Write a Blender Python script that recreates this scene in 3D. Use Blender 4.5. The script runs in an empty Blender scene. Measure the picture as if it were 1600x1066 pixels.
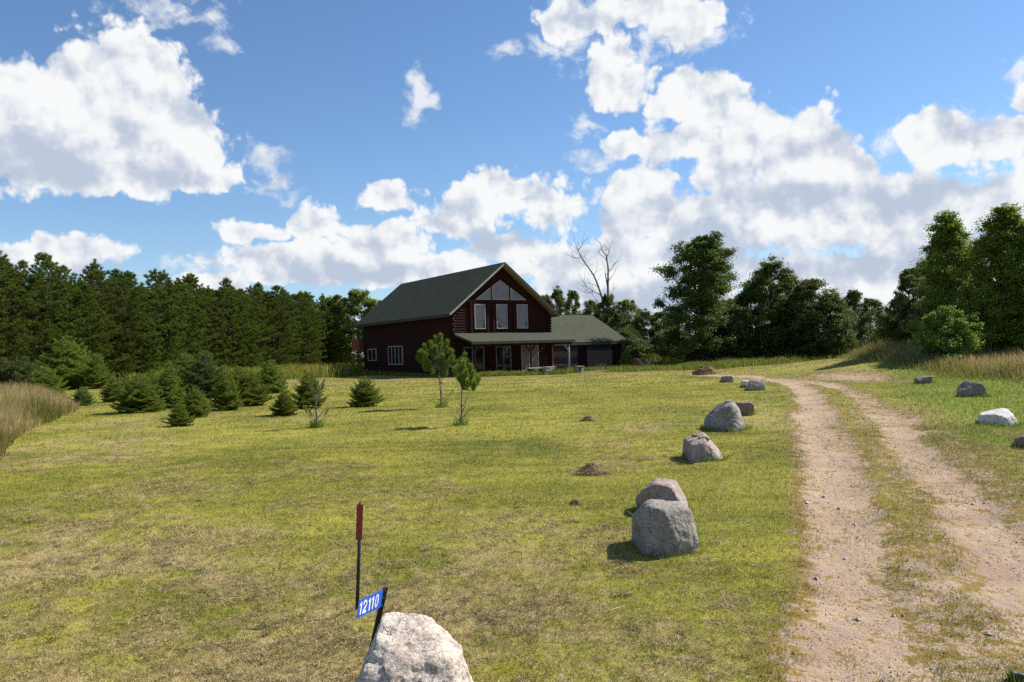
import bpy, math, random
import numpy as np
from mathutils import Vector, Matrix

# ------------------------------------------------------------------ camera
F = 1244.0                       # focal length in pixels of the 1600 px wide photograph
EYE = 1.6                        # camera height above the house's ground (z = 0)
PITCH, ROLL = math.radians(0.83), math.radians(-1.78)
scene = bpy.context.scene
col = scene.collection
cam_data = bpy.data.cameras.new('camera')
cam = bpy.data.objects.new('camera', cam_data)
col.objects.link(cam)
cam_data.lens = 28.0
cam_data.sensor_width = 36.0
cam_data.clip_start = 0.1
cam_data.clip_end = 8000.0
CM = Matrix.Translation((0, 0, EYE)) @ Matrix.Rotation(math.pi/2 + PITCH, 4, 'X') @ Matrix.Rotation(ROLL, 4, 'Z')
cam.matrix_world = CM
scene.camera = cam

# ------------------------------------------------------------------ light
SUN_AZ, SUN_EL = math.radians(68.0), math.radians(43.0)     # azimuth clockwise from +Y
SKY = 0.054
scene.view_settings.view_transform = 'Standard'
scene.view_settings.look = 'None'
scene.view_settings.gamma = 1.0
scene.view_settings.exposure = 0.752
scene.render.engine = 'CYCLES'
scene.cycles.use_denoising = False
scene.cycles.max_bounces = 6
scene.cycles.transparent_max_bounces = 8
scene.cycles.sample_clamp_indirect = 6.0

def nd(nt, t, ins=None, **props):
    n = nt.nodes.new(t)
    for k, v in props.items():
        setattr(n, k, v)
    for k, v in (ins or {}).items():
        s = n.inputs[k]
        if isinstance(v, bpy.types.NodeSocket):
            nt.links.new(v, s)
        elif isinstance(v, bpy.types.Node):
            nt.links.new(v.outputs[0], s)
        else:
            s.default_value = v
    return n
def mth(nt, op, a, b=0.0, c=0.0, clamp=False):
    return nd(nt, 'ShaderNodeMath', {0: a, 1: b, 2: c}, operation=op, use_clamp=clamp).outputs[0]
def mixc(nt, f, a, b):
    n = nt.nodes.new('ShaderNodeMix'); n.data_type = 'RGBA'
    for i, v in ((0, f), (6, a), (7, b)):
        if isinstance(v, bpy.types.NodeSocket): nt.links.new(v, n.inputs[i])
        elif isinstance(v, tuple) and len(v) == 3: n.inputs[i].default_value = v + (1,)
        else: n.inputs[i].default_value = v
    return n.outputs[2]
def mrange(nt, v, a, b, c=0.0, d=1.0, smooth=False):
    return nd(nt, 'ShaderNodeMapRange', {0: v, 1: a, 2: b, 3: c, 4: d}, interpolation_type='SMOOTHSTEP' if smooth else 'LINEAR').outputs[0]
def noise(nt, vec, scale, detail=3.0, rough=0.55, dist=0.0, out=0):
    return nd(nt, 'ShaderNodeTexNoise', {'Vector': vec, 'Scale': scale, 'Detail': detail, 'Roughness': rough, 'Distortion': dist}).outputs[out]
def vmul(nt, v, s):
    return nd(nt, 'ShaderNodeVectorMath', {0: v, 1: s}, operation='MULTIPLY').outputs[0]

def pixray(px, py):
    d = CM.to_3x3() @ Vector(((px - 800)/F, (533 - py)/F, -1.0))
    return d
def azel(px, py):
    d = pixray(px, py).normalized()
    return math.degrees(math.atan2(d.x, d.y)), math.degrees(math.asin(d.z))

world = bpy.data.worlds.new('World')
scene.world = world
world.use_nodes = True
wt = world.node_tree
wt.nodes.clear()
sky = nd(wt, 'ShaderNodeTexSky', sky_type='NISHITA')
sky.sun_disc = False
sky.sun_elevation = SUN_EL
sky.sun_rotation = SUN_AZ
sky.air_density = 1.0
sky.dust_density = 0.15
sky.ozone_density = 2.0
tc = nd(wt, 'ShaderNodeTexCoord')
gen = tc.outputs['Generated']
sep = nd(wt, 'ShaderNodeSeparateXYZ', {0: gen})
AZ = mth(wt, 'MULTIPLY', mth(wt, 'ARCTAN2', sep.outputs[0], sep.outputs[1]), 57.2958)
EL = mth(wt, 'MULTIPLY', mth(wt, 'ARCSINE', sep.outputs[2]), 57.2958)
P = nd(wt, 'ShaderNodeCombineXYZ', {0: AZ, 1: EL, 2: 0.0}).outputs[0]
# cumulus: ellipses in azimuth/elevation, in units of photograph pixels (21.7 px to the degree); last number shifts softness
CLOUDS = [(190,115,112,82),(40,190,175,108),(262,205,75,85),(120,235,190,58),(300,272,48,36),(215,262,150,40),
  (120,392,105,30),(40,402,110,30),(385,366,52,22),(432,368,36,24),(482,352,50,34),(450,402,125,36),(600,385,100,42),(690,412,110,30),(600,310,42,26),
 (770,310,105,44),(850,320,78,62),(720,338,75,42),(880,38,44,40),(950,25,50,34),(1060,32,62,32),(968,80,34,34),
 (975,140,66,48),(1080,160,100,46),(1175,205,120,56),(1262,240,92,46),(1330,262,48,30),(975,225,50,26),(1080,225,90,44),
 (1000,335,72,52),(1150,330,105,54),(1270,350,130,60),(1400,330,120,66),(1475,225,66,44),(1565,218,66,28),(1550,310,115,62),
 (900,420,150,52),(1090,425,130,58),(1300,440,170,62),(1520,430,190,70),(1000,470,260,34),(1598,150,14,26),(1750,300,140,90),(-120,210,110,80),
 (1130,270,60,40),(1010,290,60,30),(1240,300,120,50),(820,390,120,30),(1000,390,110,40),(560,430,240,22),(330,440,60,14),(1000,15,70,30),(945,105,34,40),(255,150,58,60),(305,240,44,52),(190,215,90,80),(170,285,130,26),(310,275,34,26)]
WISPS = [(265,12,84,26),(320,30,40,16),(355,74,26,12),(650,138,20,26),(640,180,22,16),(672,150,16,12),(408,250,38,28),(420,285,44,22),(455,305,22,16),(890,55,60,50),(1010,60,60,40),(1110,50,50,40),(985,120,40,40),(905,200,30,26),(930,255,40,24),(1590,130,22,40),(1530,190,60,26),(790,75,30,14),(300,420,70,24),(1420,215,60,24)]
BG = (260,292)
SHADES = [(60,258,150,26),(215,280,90,16),(790,372,60,18),(1160,305,110,26),(1110,385,70,44),(1230,415,110,36),(1440,315,70,30),
 (1340,400,90,34),(940,395,60,22),(1480,400,90,26),(560,430,120,20),(1050,480,200,22),(1560,400,60,26),(-80,260,90,40),(100,430,90,14)]
def ellipses(lst, lo=None):
    acc = None
    for (cx, cy, rx, ry) in lst:
        a, e = azel(cx, cy)
        sx, sy = rx/21.7*math.cos(math.radians(a))**0 , ry/21.7
        m = nd(wt, 'ShaderNodeVectorMath', {0: P, 1: (1/sx, 1/sy, 0), 2: (-a/sx, -e/sy, 0)}, operation='MULTIPLY_ADD').outputs[0]
        l = nd(wt, 'ShaderNodeVectorMath', {0: m}, operation='LENGTH').outputs['Value']
        acc = l if acc is None else nd(wt, 'ShaderNodeMath', {0: acc, 1: l, 2: 0.22}, operation='SMOOTH_MIN').outputs[0]
    return acc
def noise2(vec, scale, detail, rough, out=0):
    return nd(wt, 'ShaderNodeTexNoise', {'Vector': vec, 'Scale': scale, 'Detail': detail, 'Roughness': rough}, noise_dimensions='2D').outputs[out]
warp = noise2(P, 0.25, 3.0, 0.6, out=1)
Pw = nd(wt, 'ShaderNodeVectorMath', {0: nd(wt, 'ShaderNodeVectorMath', {0: warp, 1: (0.5, 0.5, 0.5)}, operation='SUBTRACT').outputs[0], 1: (1.5, 1.5, 0), 2: P}, operation='MULTIPLY_ADD').outputs[0]
P_keep = P
P = Pw
B = ellipses(CLOUDS)
Bw = ellipses(WISPS)
S = ellipses(SHADES)
P = P_keep
# clouds round the rest of the sky, from noise alone
outside = mrange(wt, mth(wt, 'ABSOLUTE', AZ), 40, 50)
elsew = mrange(wt, noise2(vmul(wt, P, (1, 1.8, 1)), 0.045, 3.0, 0.55), 0.50, 0.70, 1.7, 0.4)
hi_el = mrange(wt, EL, 28, 38)
outside = mth(wt, 'MAXIMUM', outside, hi_el)
B = mth(wt, 'ADD', mth(wt, 'MULTIPLY', B, mth(wt, 'SUBTRACT', 1.0, outside)), mth(wt, 'MULTIPLY', elsew, outside))
def voff(dx, dy): return nd(wt, 'ShaderNodeVectorMath', {0: P, 1: (dx, dy, 0)}).outputs[0]
N0 = noise2(P, 0.17, 9.0, 0.57)
vor = nd(wt, 'ShaderNodeTexVoronoi', {'Vector': Pw, 'Scale': 0.62, 'Detail': 2.0, 'Roughness': 0.55, 'Lacunarity': 2.2}, feature='F1', voronoi_dimensions='2D').outputs['Distance']
dens = mth(wt, 'ADD', mth(wt, 'SUBTRACT', 1.0, B), mth(wt, 'ADD', mth(wt, 'MULTIPLY', mth(wt, 'SUBTRACT', N0, 0.50), 1.30), mth(wt, 'MULTIPLY', mth(wt, 'SUBTRACT', 0.42, vor), 0.42)))
alpha = mrange(wt, dens, -0.14, 0.15, smooth=True)
wn = noise2(vmul(wt, Pw, (1.0, 1.3, 1.0)), 0.42, 7.0, 0.62)
wisp = mth(wt, 'ADD', mth(wt, 'SUBTRACT', 1.0, Bw), mth(wt, 'MULTIPLY', mth(wt, 'SUBTRACT', wn, 0.5), 3.4))
alpha = mth(wt, 'MAXIMUM', alpha, mrange(wt, wisp, 0.0, 1.1, 0.0, 0.85, smooth=True))
L0 = noise2(P, 0.30, 4.0, 0.50); L1 = noise2(voff(0.5, 0.8), 0.30, 4.0, 0.50)
emb = mth(wt, 'MULTIPLY', mth(wt, 'SUBTRACT', L0, L1), 2.4)
vsh = mth(wt, 'MULTIPLY', mrange(wt, vor, 0.1, 0.75), 0.27)
shade = mth(wt, 'ADD', mrange(wt, S, 0.2, 1.7, 0.80, 0.0, smooth=True), mth(wt, 'MULTIPLY', mth(wt, 'SUBTRACT', L0, 0.5), 1.0), clamp=True)
thick = mrange(wt, dens, 0.15, 1.0, 0.0, 0.12)
sh = mth(wt, 'ADD', mth(wt, 'MULTIPLY', shade, 0.72), mth(wt, 'SUBTRACT', mth(wt, 'ADD', thick, vsh), emb))
sh = mrange(wt, sh, 0.08, 0.95, smooth=True)
ccol = mixc(wt, sh, (10.3, 10.5, 10.6), (5.6, 6.4, 7.9))
skyc = nd(wt, 'ShaderNodeVectorMath', {0: sky.outputs[0], 1: (1.10, 1.34, 1.58)}, operation='MULTIPLY').outputs[0]
hz_ = mth(wt, 'POWER', 2.718, mth(wt, 'MULTIPLY', mth(wt, 'MAXIMUM', EL, 0.0), -0.22))
skyc = mixc(wt, mth(wt, 'MULTIPLY', hz_, 0.85), skyc, (5.6, 7.4, 9.6))
up = mrange(wt, EL, -1.0, 0.0)
alpha = mth(wt, 'MULTIPLY', alpha, up)
fin = mixc(wt, alpha, skyc, ccol)
bg = nd(wt, 'ShaderNodeBackground', {'Color': fin, 'Strength': SKY})
nd(wt, 'ShaderNodeOutputWorld', {0: bg})
world.cycles.sampling_method = 'MANUAL'
world.cycles.sample_map_resolution = 512

sun_d = bpy.data.lights.new('sun', 'SUN')
sun_d.energy = 5.0
sun_d.angle = math.radians(0.5)
sun_d.color = (1.0, 0.95, 0.86)
sun = bpy.data.objects.new('sun', sun_d)
col.objects.link(sun)
sdir = Vector((math.sin(SUN_AZ)*math.cos(SUN_EL), math.cos(SUN_AZ)*math.cos(SUN_EL), math.sin(SUN_EL)))
sun.rotation_euler = sdir.to_track_quat('Z', 'Y').to_euler()
sun.location = (30, 20, 40)

# ------------------------------------------------------------------ helpers
rng = np.random.default_rng(11)
def hash2(ix, iy, seed):
    h = (ix.astype(np.int64)*374761393 + iy.astype(np.int64)*668265263 + seed*1442695041) & 0xFFFFFFFF
    h = ((h ^ (h >> 13))*1274126177) & 0xFFFFFFFF
    h = ((h ^ (h >> 15))*2246822519) & 0xFFFFFFFF
    return ((h ^ (h >> 16)) & 0xFFFFFF)/float(0xFFFFFF)
def vn(x, y, seed=0):
    x = np.asarray(x, float); y = np.asarray(y, float)
    ix = np.floor(x); iy = np.floor(y); fx = x - ix; fy = y - iy
    fx = fx*fx*(3 - 2*fx); fy = fy*fy*(3 - 2*fy)
    a = hash2(ix, iy, seed); b = hash2(ix+1, iy, seed); c = hash2(ix, iy+1, seed); d = hash2(ix+1, iy+1, seed)
    return (a*(1-fx) + b*fx)*(1-fy) + (c*(1-fx) + d*fx)*fy
def fbm(x, y, seed=0, o=4):
    s = 0; a = 0.5; t = 0
    for k in range(o):
        s = s + a*vn(x*2**k + 17*k, y*2**k - 9*k, seed + k); t += a; a *= 0.5
    return s/t
def vn3(p, seed=0):
    z = p[:, 2]; iz = np.floor(z); fz = z - iz; fz = fz*fz*(3 - 2*fz)
    a = vn(p[:, 0] + 31.7*iz, p[:, 1] + 57.3*iz, seed); b = vn(p[:, 0] + 31.7*(iz+1), p[:, 1] + 57.3*(iz+1), seed)
    return a*(1-fz) + b*fz
def sm(x, a, b):
    t = np.clip((np.asarray(x, float) - a)/(b - a), 0, 1)
    return t*t*(3 - 2*t)

TY = [-40, 0, 4, 6, 8.5, 12, 14.3, 20, 25, 35, 58, 90, 200, 400, 3000]
TZ = [-1.0, -1.05, -1.03, -1.0, -0.88, -0.55, -0.35, -0.12, -0.07, -0.03, 0.0, 0.12, 0.5, 0.5, 0.5]
def terrain(x, y):
    x = np.asarray(x, float); y = np.asarray(y, float)
    z = np.interp(y, TY, TZ)
    z = z + 0.05*(fbm(x*0.25, y*0.25, 5, 2) - 0.5)
    bank = 0.62*np.exp(-((x - 18.8)/4.6)**2 - ((y - 43)/8.5)**2) + 0.12*sm(x, 14, 19)*sm(y, 24, 32)*(1 - sm(y, 60, 80))*(1 - sm(x, 40, 60))
    return z + bank
def at(px, py):
    d = pixray(px, py)
    t = 3.0
    for _ in range(4000):
        x, y, z = d.x*t, d.y*t, EYE + d.z*t
        if z <= float(terrain(x, y)): break
        t *= 1.003
    return x, y
def atD(px, D, py=565):
    d = pixray(px, py)
    return d.x*D/d.y, D
def hz(px): return 551.0 - 0.0311*(px - 800)

# driveway wheel tracks, found on the ground
TL = [at(*p) for p in ((1338,1066),(1334,960),(1328,860),(1312,760),(1286,690),(1271,635),(1257,609),(1232,597),(1180,588),(1080,584))]
TR = [at(*p) for p in ((1640,980),(1572,880),(1500,780),(1438,710),(1402,668),(1372,638),(1335,612),(1290,599),(1200,592),(1090,586))]
TL.insert(0, (TL[0][0] - 0.6, TL[0][1] - 4)); TR.insert(0, (TR[0][0] - 1.0, TR[0][1] - 5))
TL.insert(0, (TL[0][0] - 1, -30)); TR.insert(0, (TR[0][0] - 1, -30))
def pdist(x, y, pts):
    best = np.full(np.shape(x), 1e9)
    for (ax, ay), (bx, by) in zip(pts[:-1], pts[1:]):
        dx, dy = bx-ax, by-ay; L = dx*dx + dy*dy
        t = np.clip(((x-ax)*dx + (y-ay)*dy)/L, 0, 1)
        best = np.minimum(best, np.hypot(x-ax-t*dx, y-ay-t*dy))
    return best
TLc = [((a[0]), a[1]) for a in TL]
def centre_line():
    out = []
    for (x, y) in TL: 
        out.append((x + 0.95, y + 0.25))
    return out
CL = centre_line()
def dirtf(x, y):
    """0 grass .. 1 bare dirt"""
    dl, dr = pdist(x, y, TL), pdist(x, y, TR)
    w = 0.10*(fbm(x*0.9, y*0.9, 21, 3) - 0.5)*4
    far = sm(y, 16, 30)
    a = (1 - sm(dl + w, 0.12, 0.86))*0.88
    b = (1 - sm(dr + w, 0.10, 0.86))*(0.88 - 0.30*sm(y, 17, 21)*(1 - sm(y, 27, 31)))
    mid = (1 - sm(pdist(x, y, CL), 0.5, 1.4))*(0.56 - 0.48*sm(y, 8.0, 13.0))
    right = (1 - sm(dr, 0.5, 1.6))*0.40*(1 - sm(y, 18, 26))
    d = np.maximum(np.maximum(a, b*0.97), np.maximum(mid, right))
    far_patch = np.exp(-((x - 14.6)/1.5)**2 - ((y - 34.5)/3.4)**2)*0.80
    return np.clip(np.maximum(d, far_patch), 0, 1)
def dryf(x, y):
    n = fbm(x*0.5 + 3, y*0.5, 33, 4)
    near = sm(-(np.hypot((x + 4.5)/1.4, y - 3.5)), -9.0, -3.5)
    lft = 0.25*sm(-x, 2, 16)*sm(30 - y, 0, 14)
    h = 0.35*sm(y, 36, 52)
    return np.clip((n - 0.5)*1.5 + 0.16 + 0.62*near + lft + h, 0, 1)
def lushf(x, y):
    return sm(x - 0.42*y, 0.6, 2.8)*sm(y, 10, 16)*(1 - sm(y, 40, 60))

MATS = {}
def newmat(name):
    m = bpy.data.materials.new(name); m.use_nodes = True
    m.node_tree.nodes.clear(); MATS[name] = m
    return m, m.node_tree
def finish(nt, bsdf, disp=None):
    o = nd(nt, 'ShaderNodeOutputMaterial', {0: bsdf})
def prin(nt, color, rough=0.8, spec=0.3, normal=None, metallic=0.0):
    ins = {'Base Color': color if not (isinstance(color, tuple) and len(color) == 3) else color + (1,), 'Roughness': rough, 'Specular IOR Level': spec, 'Metallic': metallic}
    if normal is not None: ins['Normal'] = normal
    return nd(nt, 'ShaderNodeBsdfPrincipled', ins)
def bump(nt, h, s=0.5, d=0.02):
    return nd(nt, 'ShaderNodeBump', {'Strength': s, 'Distance': d, 'Height': h}).outputs[0]
def attr(nt, name):
    return nd(nt, 'ShaderNodeAttribute', attribute_name=name).outputs['Fac']

def mesh_np(name, V, faces_k, mat, attrs=None, smooth=False):
    """V (n,k,3) polygon soup"""
    n, k = V.shape[0], V.shape[1]
    me = bpy.data.meshes.new(name)
    me.vertices.add(n*k); me.loops.add(n*k); me.polygons.add(n)
    me.vertices.foreach_set('co', V.reshape(-1).astype(np.float32))
    me.loops.foreach_set('vertex_index', np.arange(n*k, dtype=np.int32))
    me.polygons.foreach_set('loop_start', np.arange(0, n*k, k, dtype=np.int32))
    for an, av in (attrs or {}).items():
        A = me.attributes.new(an, 'FLOAT', 'POINT')
        A.data.foreach_set('value', np.repeat(av, k).astype(np.float32))
    me.materials.append(mat)
    me.update()
    return me
def grid_mesh(name, xs, ys, Z, mat, attrs):
    nx, ny = len(xs), len(ys)
    X, Y = np.meshgrid(xs, ys)
    me = bpy.data.meshes.new(name)
    co = np.stack([X, Y, Z], -1).reshape(-1, 3)
    i = np.arange(nx*ny).reshape(ny, nx)
    q = np.stack([i[:-1, :-1], i[:-1, 1:], i[1:, 1:], i[1:, :-1]], -1).reshape(-1, 4)
    me.vertices.add(len(co)); me.loops.add(q.size); me.polygons.add(len(q))
    me.vertices.foreach_set('co', co.reshape(-1).astype(np.float32))
    me.loops.foreach_set('vertex_index', q.reshape(-1).astype(np.int32))
    me.polygons.foreach_set('loop_start', np.arange(0, q.size, 4, dtype=np.int32))
    me.polygons.foreach_set('use_smooth', np.ones(len(q), bool))
    for an, av in attrs.items():
        A = me.attributes.new(an, 'FLOAT', 'POINT')
        A.data.foreach_set('value', av.reshape(-1).astype(np.float32))
    me.materials.append(mat); me.update()
    return me
def link(name, me, parent=None, loc=None):
    o = bpy.data.objects.new(name, me); col.objects.link(o)
    if parent is not None: o.parent = parent
    if loc is not None: o.location = loc
    return o
def tag(o, label=None, cat=None, group=None, kind=None):
    if label: o['label'] = label
    if cat: o['category'] = cat
    if group: o['group'] = group
    if kind: o['kind'] = kind
    return o
def empty(name, loc, rz=0.0):
    o = bpy.data.objects.new(name, None); col.objects.link(o)
    o.location = loc; o.rotation_euler = (0, 0, rz); o.empty_display_size = 0.3
    return o
class MB:
    def __init__(s): s.v = []; s.f = []; s.sm = []
    def add(s, vs, fs, smooth=False):
        b = len(s.v); s.v += [tuple(v) for v in vs]; s.f += [tuple(b+i for i in f) for f in fs]; s.sm += [smooth]*len(fs)
    def box(s, a, b):
        (x0, y0, z0), (x1, y1, z1) = a, b
        s.add([(x0,y0,z0),(x1,y0,z0),(x1,y1,z0),(x0,y1,z0),(x0,y0,z1),(x1,y0,z1),(x1,y1,z1),(x0,y1,z1)],
              [(0,3,2,1),(4,5,6,7),(0,1,5,4),(1,2,6,5),(2,3,7,6),(3,0,4,7)])
    def bar(s, p, q, w, h=None, up=(0,0,1)):
        p, q = Vector(p), Vector(q); h = h or w
        d = (q-p).normalized(); u = Vector(up)
        if abs(d.dot(u)) > 0.98: u = Vector((0,1,0))
        r = d.cross(u).normalized()*w/2; u = r.cross(d).normalized()*h/2
        vs = [c + a*r + b*u for c in (p, q) for a, b in ((-1,-1),(1,-1),(1,1),(-1,1))]
        s.add(vs, [(0,1,2,3),(7,6,5,4),(0,4,5,1),(1,5,6,2),(2,6,7,3),(3,7,4,0)])
    def tube(s, pts, rad, n=6, cap=True):
        pts = [Vector(p) for p in pts]; rings = []; u = Vector((1,0,0))
        for i, p in enumerate(pts):
            d = (pts[min(i+1, len(pts)-1)] - pts[max(i-1, 0)]).normalized()
            if abs(d.dot(u)) > 0.9: u = Vector((0,1,0))
            r = (u - d*u.dot(d)).normalized(); w = d.cross(r); u = r
            rings.append([p + (r*math.cos(2*math.pi*k/n) + w*math.sin(2*math.pi*k/n))*rad[i] for k in range(n)])
        vs = [v for r in rings for v in r]; fs = []
        for i in range(len(pts)-1):
            for k in range(n):
                fs.append((i*n+k, i*n+(k+1)%n, (i+1)*n+(k+1)%n, (i+1)*n+k))
        if cap: fs += [tuple(range(n-1,-1,-1)), tuple(range((len(pts)-1)*n, len(pts)*n))]
        s.add(vs, fs, True)
    def mesh(s, name, mat):
        me = bpy.data.meshes.new(name); me.from_pydata(s.v, [], s.f); me.materials.append(mat)
        me.polygons.foreach_set('use_smooth', s.sm); me.update()
        return me
    def build(s, name, mat, parent=None, loc=None):
        return link(name, s.mesh(name, mat), parent, loc)
    def slab(s, p0, p1, p2, p3, t):
        ps = [Vector(p) for p in (p0, p1, p2, p3)]
        n = (ps[1]-ps[0]).cross(ps[3]-ps[0]).normalized()
        if n.z < 0: n = -n
        lo = [p - n*t for p in ps]
        s.add(ps + lo, [(0,1,2,3),(7,6,5,4),(0,4,5,1),(1,5,6,2),(2,6,7,3),(3,7,4,0)])

# ------------------------------------------------------------------ materials
def lawn_nodes(nt, blades):
    """colour of the mown lawn, shared by soil sheet and blades"""
    pos = nd(nt, 'ShaderNodeNewGeometry').outputs['Position'] if not blades else nd(nt, 'ShaderNodeTexCoord').outputs['Object']
    n1 = noise(nt, pos, 0.35, 4.0)
    n2 = noise(nt, pos, 2.2, 5.0, 0.65)
    n3 = noise(nt, vmul(nt, pos, (1.0, 2.0, 1.0)), 9.0, 4.0, 0.7)
    dry = attr(nt, 'dry'); lush = attr(nt, 'lush')
    g1, g2, g3 = (0.188, 0.196, 0.026), (0.365, 0.335, 0.052), (0.178, 0.245, 0.025)
    tan = (0.370, 0.280, 0.130)
    c = mixc(nt, mrange(nt, n1, 0.35, 0.62), g1, g2)
    st = nd(nt, 'ShaderNodeMapping', {'Vector': pos, 'Rotation': (0, 0, 0.42), 'Scale': (0.35, 3.2, 1.0)})
    n7 = noise(nt, st.outputs[0], 1.0, 4.0, 0.6)
    c = mixc(nt, mrange(nt, n7, 0.40, 0.68, 0, 0.5), c, (0.085, 0.100, 0.014))
    c = mixc(nt, mth(nt, 'MULTIPLY', lush, 0.8), c, g3)
    dd = mth(nt, 'ADD', mth(nt, 'ADD', dry, mth(nt, 'MULTIPLY', mth(nt, 'SUBTRACT', n2, 0.5), 2.2)), mth(nt, 'MULTIPLY', mth(nt, 'SUBTRACT', n3, 0.5), 1.2))
    c = mixc(nt, mrange(nt, dd, 0.30, 0.95, 0.0, 0.9), c, tan)
    return pos, n2, n3, c
m, nt = newmat('lawn_ground')
pos, n2, n3, c = lawn_nodes(nt, False)
dirt = attr(nt, 'dirt')
n4 = noise(nt, pos, 26.0, 4.0, 0.7)
n5 = noise(nt, pos, 5.0, 5.0, 0.7)
n6 = noise(nt, pos, 1.1, 3.0, 0.6)
soil = mixc(nt, mrange(nt, n6, 0.35, 0.65), (0.33, 0.225, 0.145), (0.45, 0.325, 0.215))
peb = nd(nt, 'ShaderNodeTexVoronoi', {'Vector': pos, 'Scale': 38.0}).outputs
soil = mixc(nt, mrange(nt, n4, 0.50, 0.66, 0, 0.7), soil, (0.22, 0.165, 0.13))
soil = mixc(nt, mrange(nt, n5, 0.50, 0.66, 0, 0.55), soil, (0.27, 0.225, 0.20))
pebm = mth(nt, 'MULTIPLY', mrange(nt, peb['Distance'], 0.18, 0.28, 1, 0), mrange(nt, n5, 0.47, 0.60))
soil = mixc(nt, mth(nt, 'MULTIPLY', pebm, 0.75), soil, mixc(nt, nd(nt, 'ShaderNodeSeparateXYZ', {0: peb['Color']}).outputs[0], (0.20, 0.17, 0.17), (0.48, 0.43, 0.40)))
under = mixc(nt, 0.18, c, (0.08, 0.065, 0.03))
dm = mth(nt, 'ADD', dirt, mth(nt, 'ADD', mth(nt, 'MULTIPLY', mth(nt, 'SUBTRACT', n5, 0.5), 3.2), mth(nt, 'MULTIPLY', mth(nt, 'SUBTRACT', n4, 0.5), 1.6)))
under = mixc(nt, mrange(nt, mth(nt, 'ADD', dirt, mth(nt, 'MULTIPLY', n5, 0.2)), 0.14, 0.5, 0, 0.75), under, (0.20, 0.12, 0.04))
c = mixc(nt, mrange(nt, dm, 0.44, 0.60), under, soil)
hh = mth(nt, 'ADD', mth(nt, 'MULTIPLY', n4, 0.6), mth(nt, 'ADD', n3, n5))
hh = mth(nt, 'ADD', hh, mth(nt, 'MULTIPLY', pebm, 0.5))
finish(nt, prin(nt, c, 0.95, 0.1, bump(nt, hh, 0.75, 0.045)))

def blade_mat(name, cols, translucent=0.35, lawn=False, spec=0.15):
    m, nt = newmat(name)
    r = attr(nt, 'rnd')
    if lawn:
        pos, n2, n3, c = lawn_nodes(nt, True)
        c = mixc(nt, mrange(nt, r, 0.72, 1.0, 0, 0.75), c, (0.44, 0.37, 0.18))
        c = mixc(nt, mrange(nt, r, 0.0, 0.35, 0.55, 0), c, (0.055, 0.085, 0.012))
        d = attr(nt, 'dirt')
        c = mixc(nt, mrange(nt, d, 0.1, 0.6, 0, 0.35), c, (0.12, 0.10, 0.03))
    else:
        cr = nd(nt, 'ShaderNodeValToRGB', {0: r})
        e = cr.color_ramp.elements
        while len(e) < len(cols): e.new(0.5)
        for i, cc in enumerate(cols):
            e[i].position = i/(len(cols)-1); e[i].color = cc + (1,)
        oi = nd(nt, 'ShaderNodeObjectInfo').outputs['Random']
        hs = nd(nt, 'ShaderNodeHueSaturation', {'Hue': mrange(nt, oi, 0, 1, 0.485, 0.515), 'Value': mrange(nt, oi, 0, 1, 0.8, 1.2), 'Color': cr.outputs[0]})
        c = hs.outputs[0]
    d1 = prin(nt, c, 0.6, spec)
    tr = nd(nt, 'ShaderNodeBsdfTranslucent', {'Color': c})
    mx = nd(nt, 'ShaderNodeMixShader', {0: translucent, 1: d1, 2: tr})
    finish(nt, mx)
    return m
M_PEB = blade_mat('gravel_stone', [(0.14,0.11,0.095),(0.28,0.23,0.20),(0.42,0.36,0.31),(0.55,0.50,0.46)], 0.0)
M_LAWN = blade_mat('lawn_blade', None, 0.35, lawn=True)
M_DRY = blade_mat('dry_clippings', [(0.16,0.115,0.055),(0.32,0.25,0.125),(0.46,0.37,0.20)], 0.15)
M_TALL = blade_mat('tall_dry_grass', [(0.13,0.15,0.03),(0.33,0.27,0.10),(0.46,0.36,0.15),(0.70,0.56,0.29)], 0.55)
M_TALLR = blade_mat('bank_grass', [(0.12,0.17,0.03),(0.20,0.18,0.05),(0.28,0.19,0.09),(0.46,0.35,0.17)], 0.35)
M_WEED = blade_mat('weeds', [(0.07,0.12,0.015),(0.14,0.20,0.025),(0.22,0.26,0.04),(0.34,0.28,0.09)], 0.4)
M_GOLD = blade_mat('goldenrod', [(0.06,0.10,0.018),(0.12,0.15,0.03),(0.20,0.18,0.035),(0.36,0.29,0.05)], 0.35)
M_PINE = blade_mat('pine_needles', [(0.045,0.075,0.012),(0.090,0.130,0.018),(0.165,0.200,0.032)], 0.35)
M_SPRUCE = blade_mat('spruce_needles', [(0.065,0.100,0.013),(0.155,0.205,0.028),(0.280,0.310,0.058)], 0.45)
M_BLUE = blade_mat('blue_spruce_needles', [(0.060,0.095,0.026),(0.130,0.185,0.050),(0.22,0.27,0.09)], 0.45)
M_SAP = blade_mat('young_pine_needles', [(0.10,0.13,0.018),(0.17,0.23,0.03),(0.25,0.32,0.06)], 0.3)
M_LEAF = blade_mat('dark_leaves', [(0.050,0.076,0.012),(0.090,0.125,0.022),(0.150,0.190,0.040)], 0.38, spec=0.35)
M_LEAF2 = blade_mat('aspen_leaves', [(0.085,0.120,0.012),(0.150,0.200,0.022),(0.240,0.275,0.040)], 0.42, spec=0.3)
M_LEAF3 = blade_mat('bright_leaves', [(0.085,0.130,0.014),(0.160,0.225,0.026),(0.24,0.31,0.05)], 0.35, spec=0.4)

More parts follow.
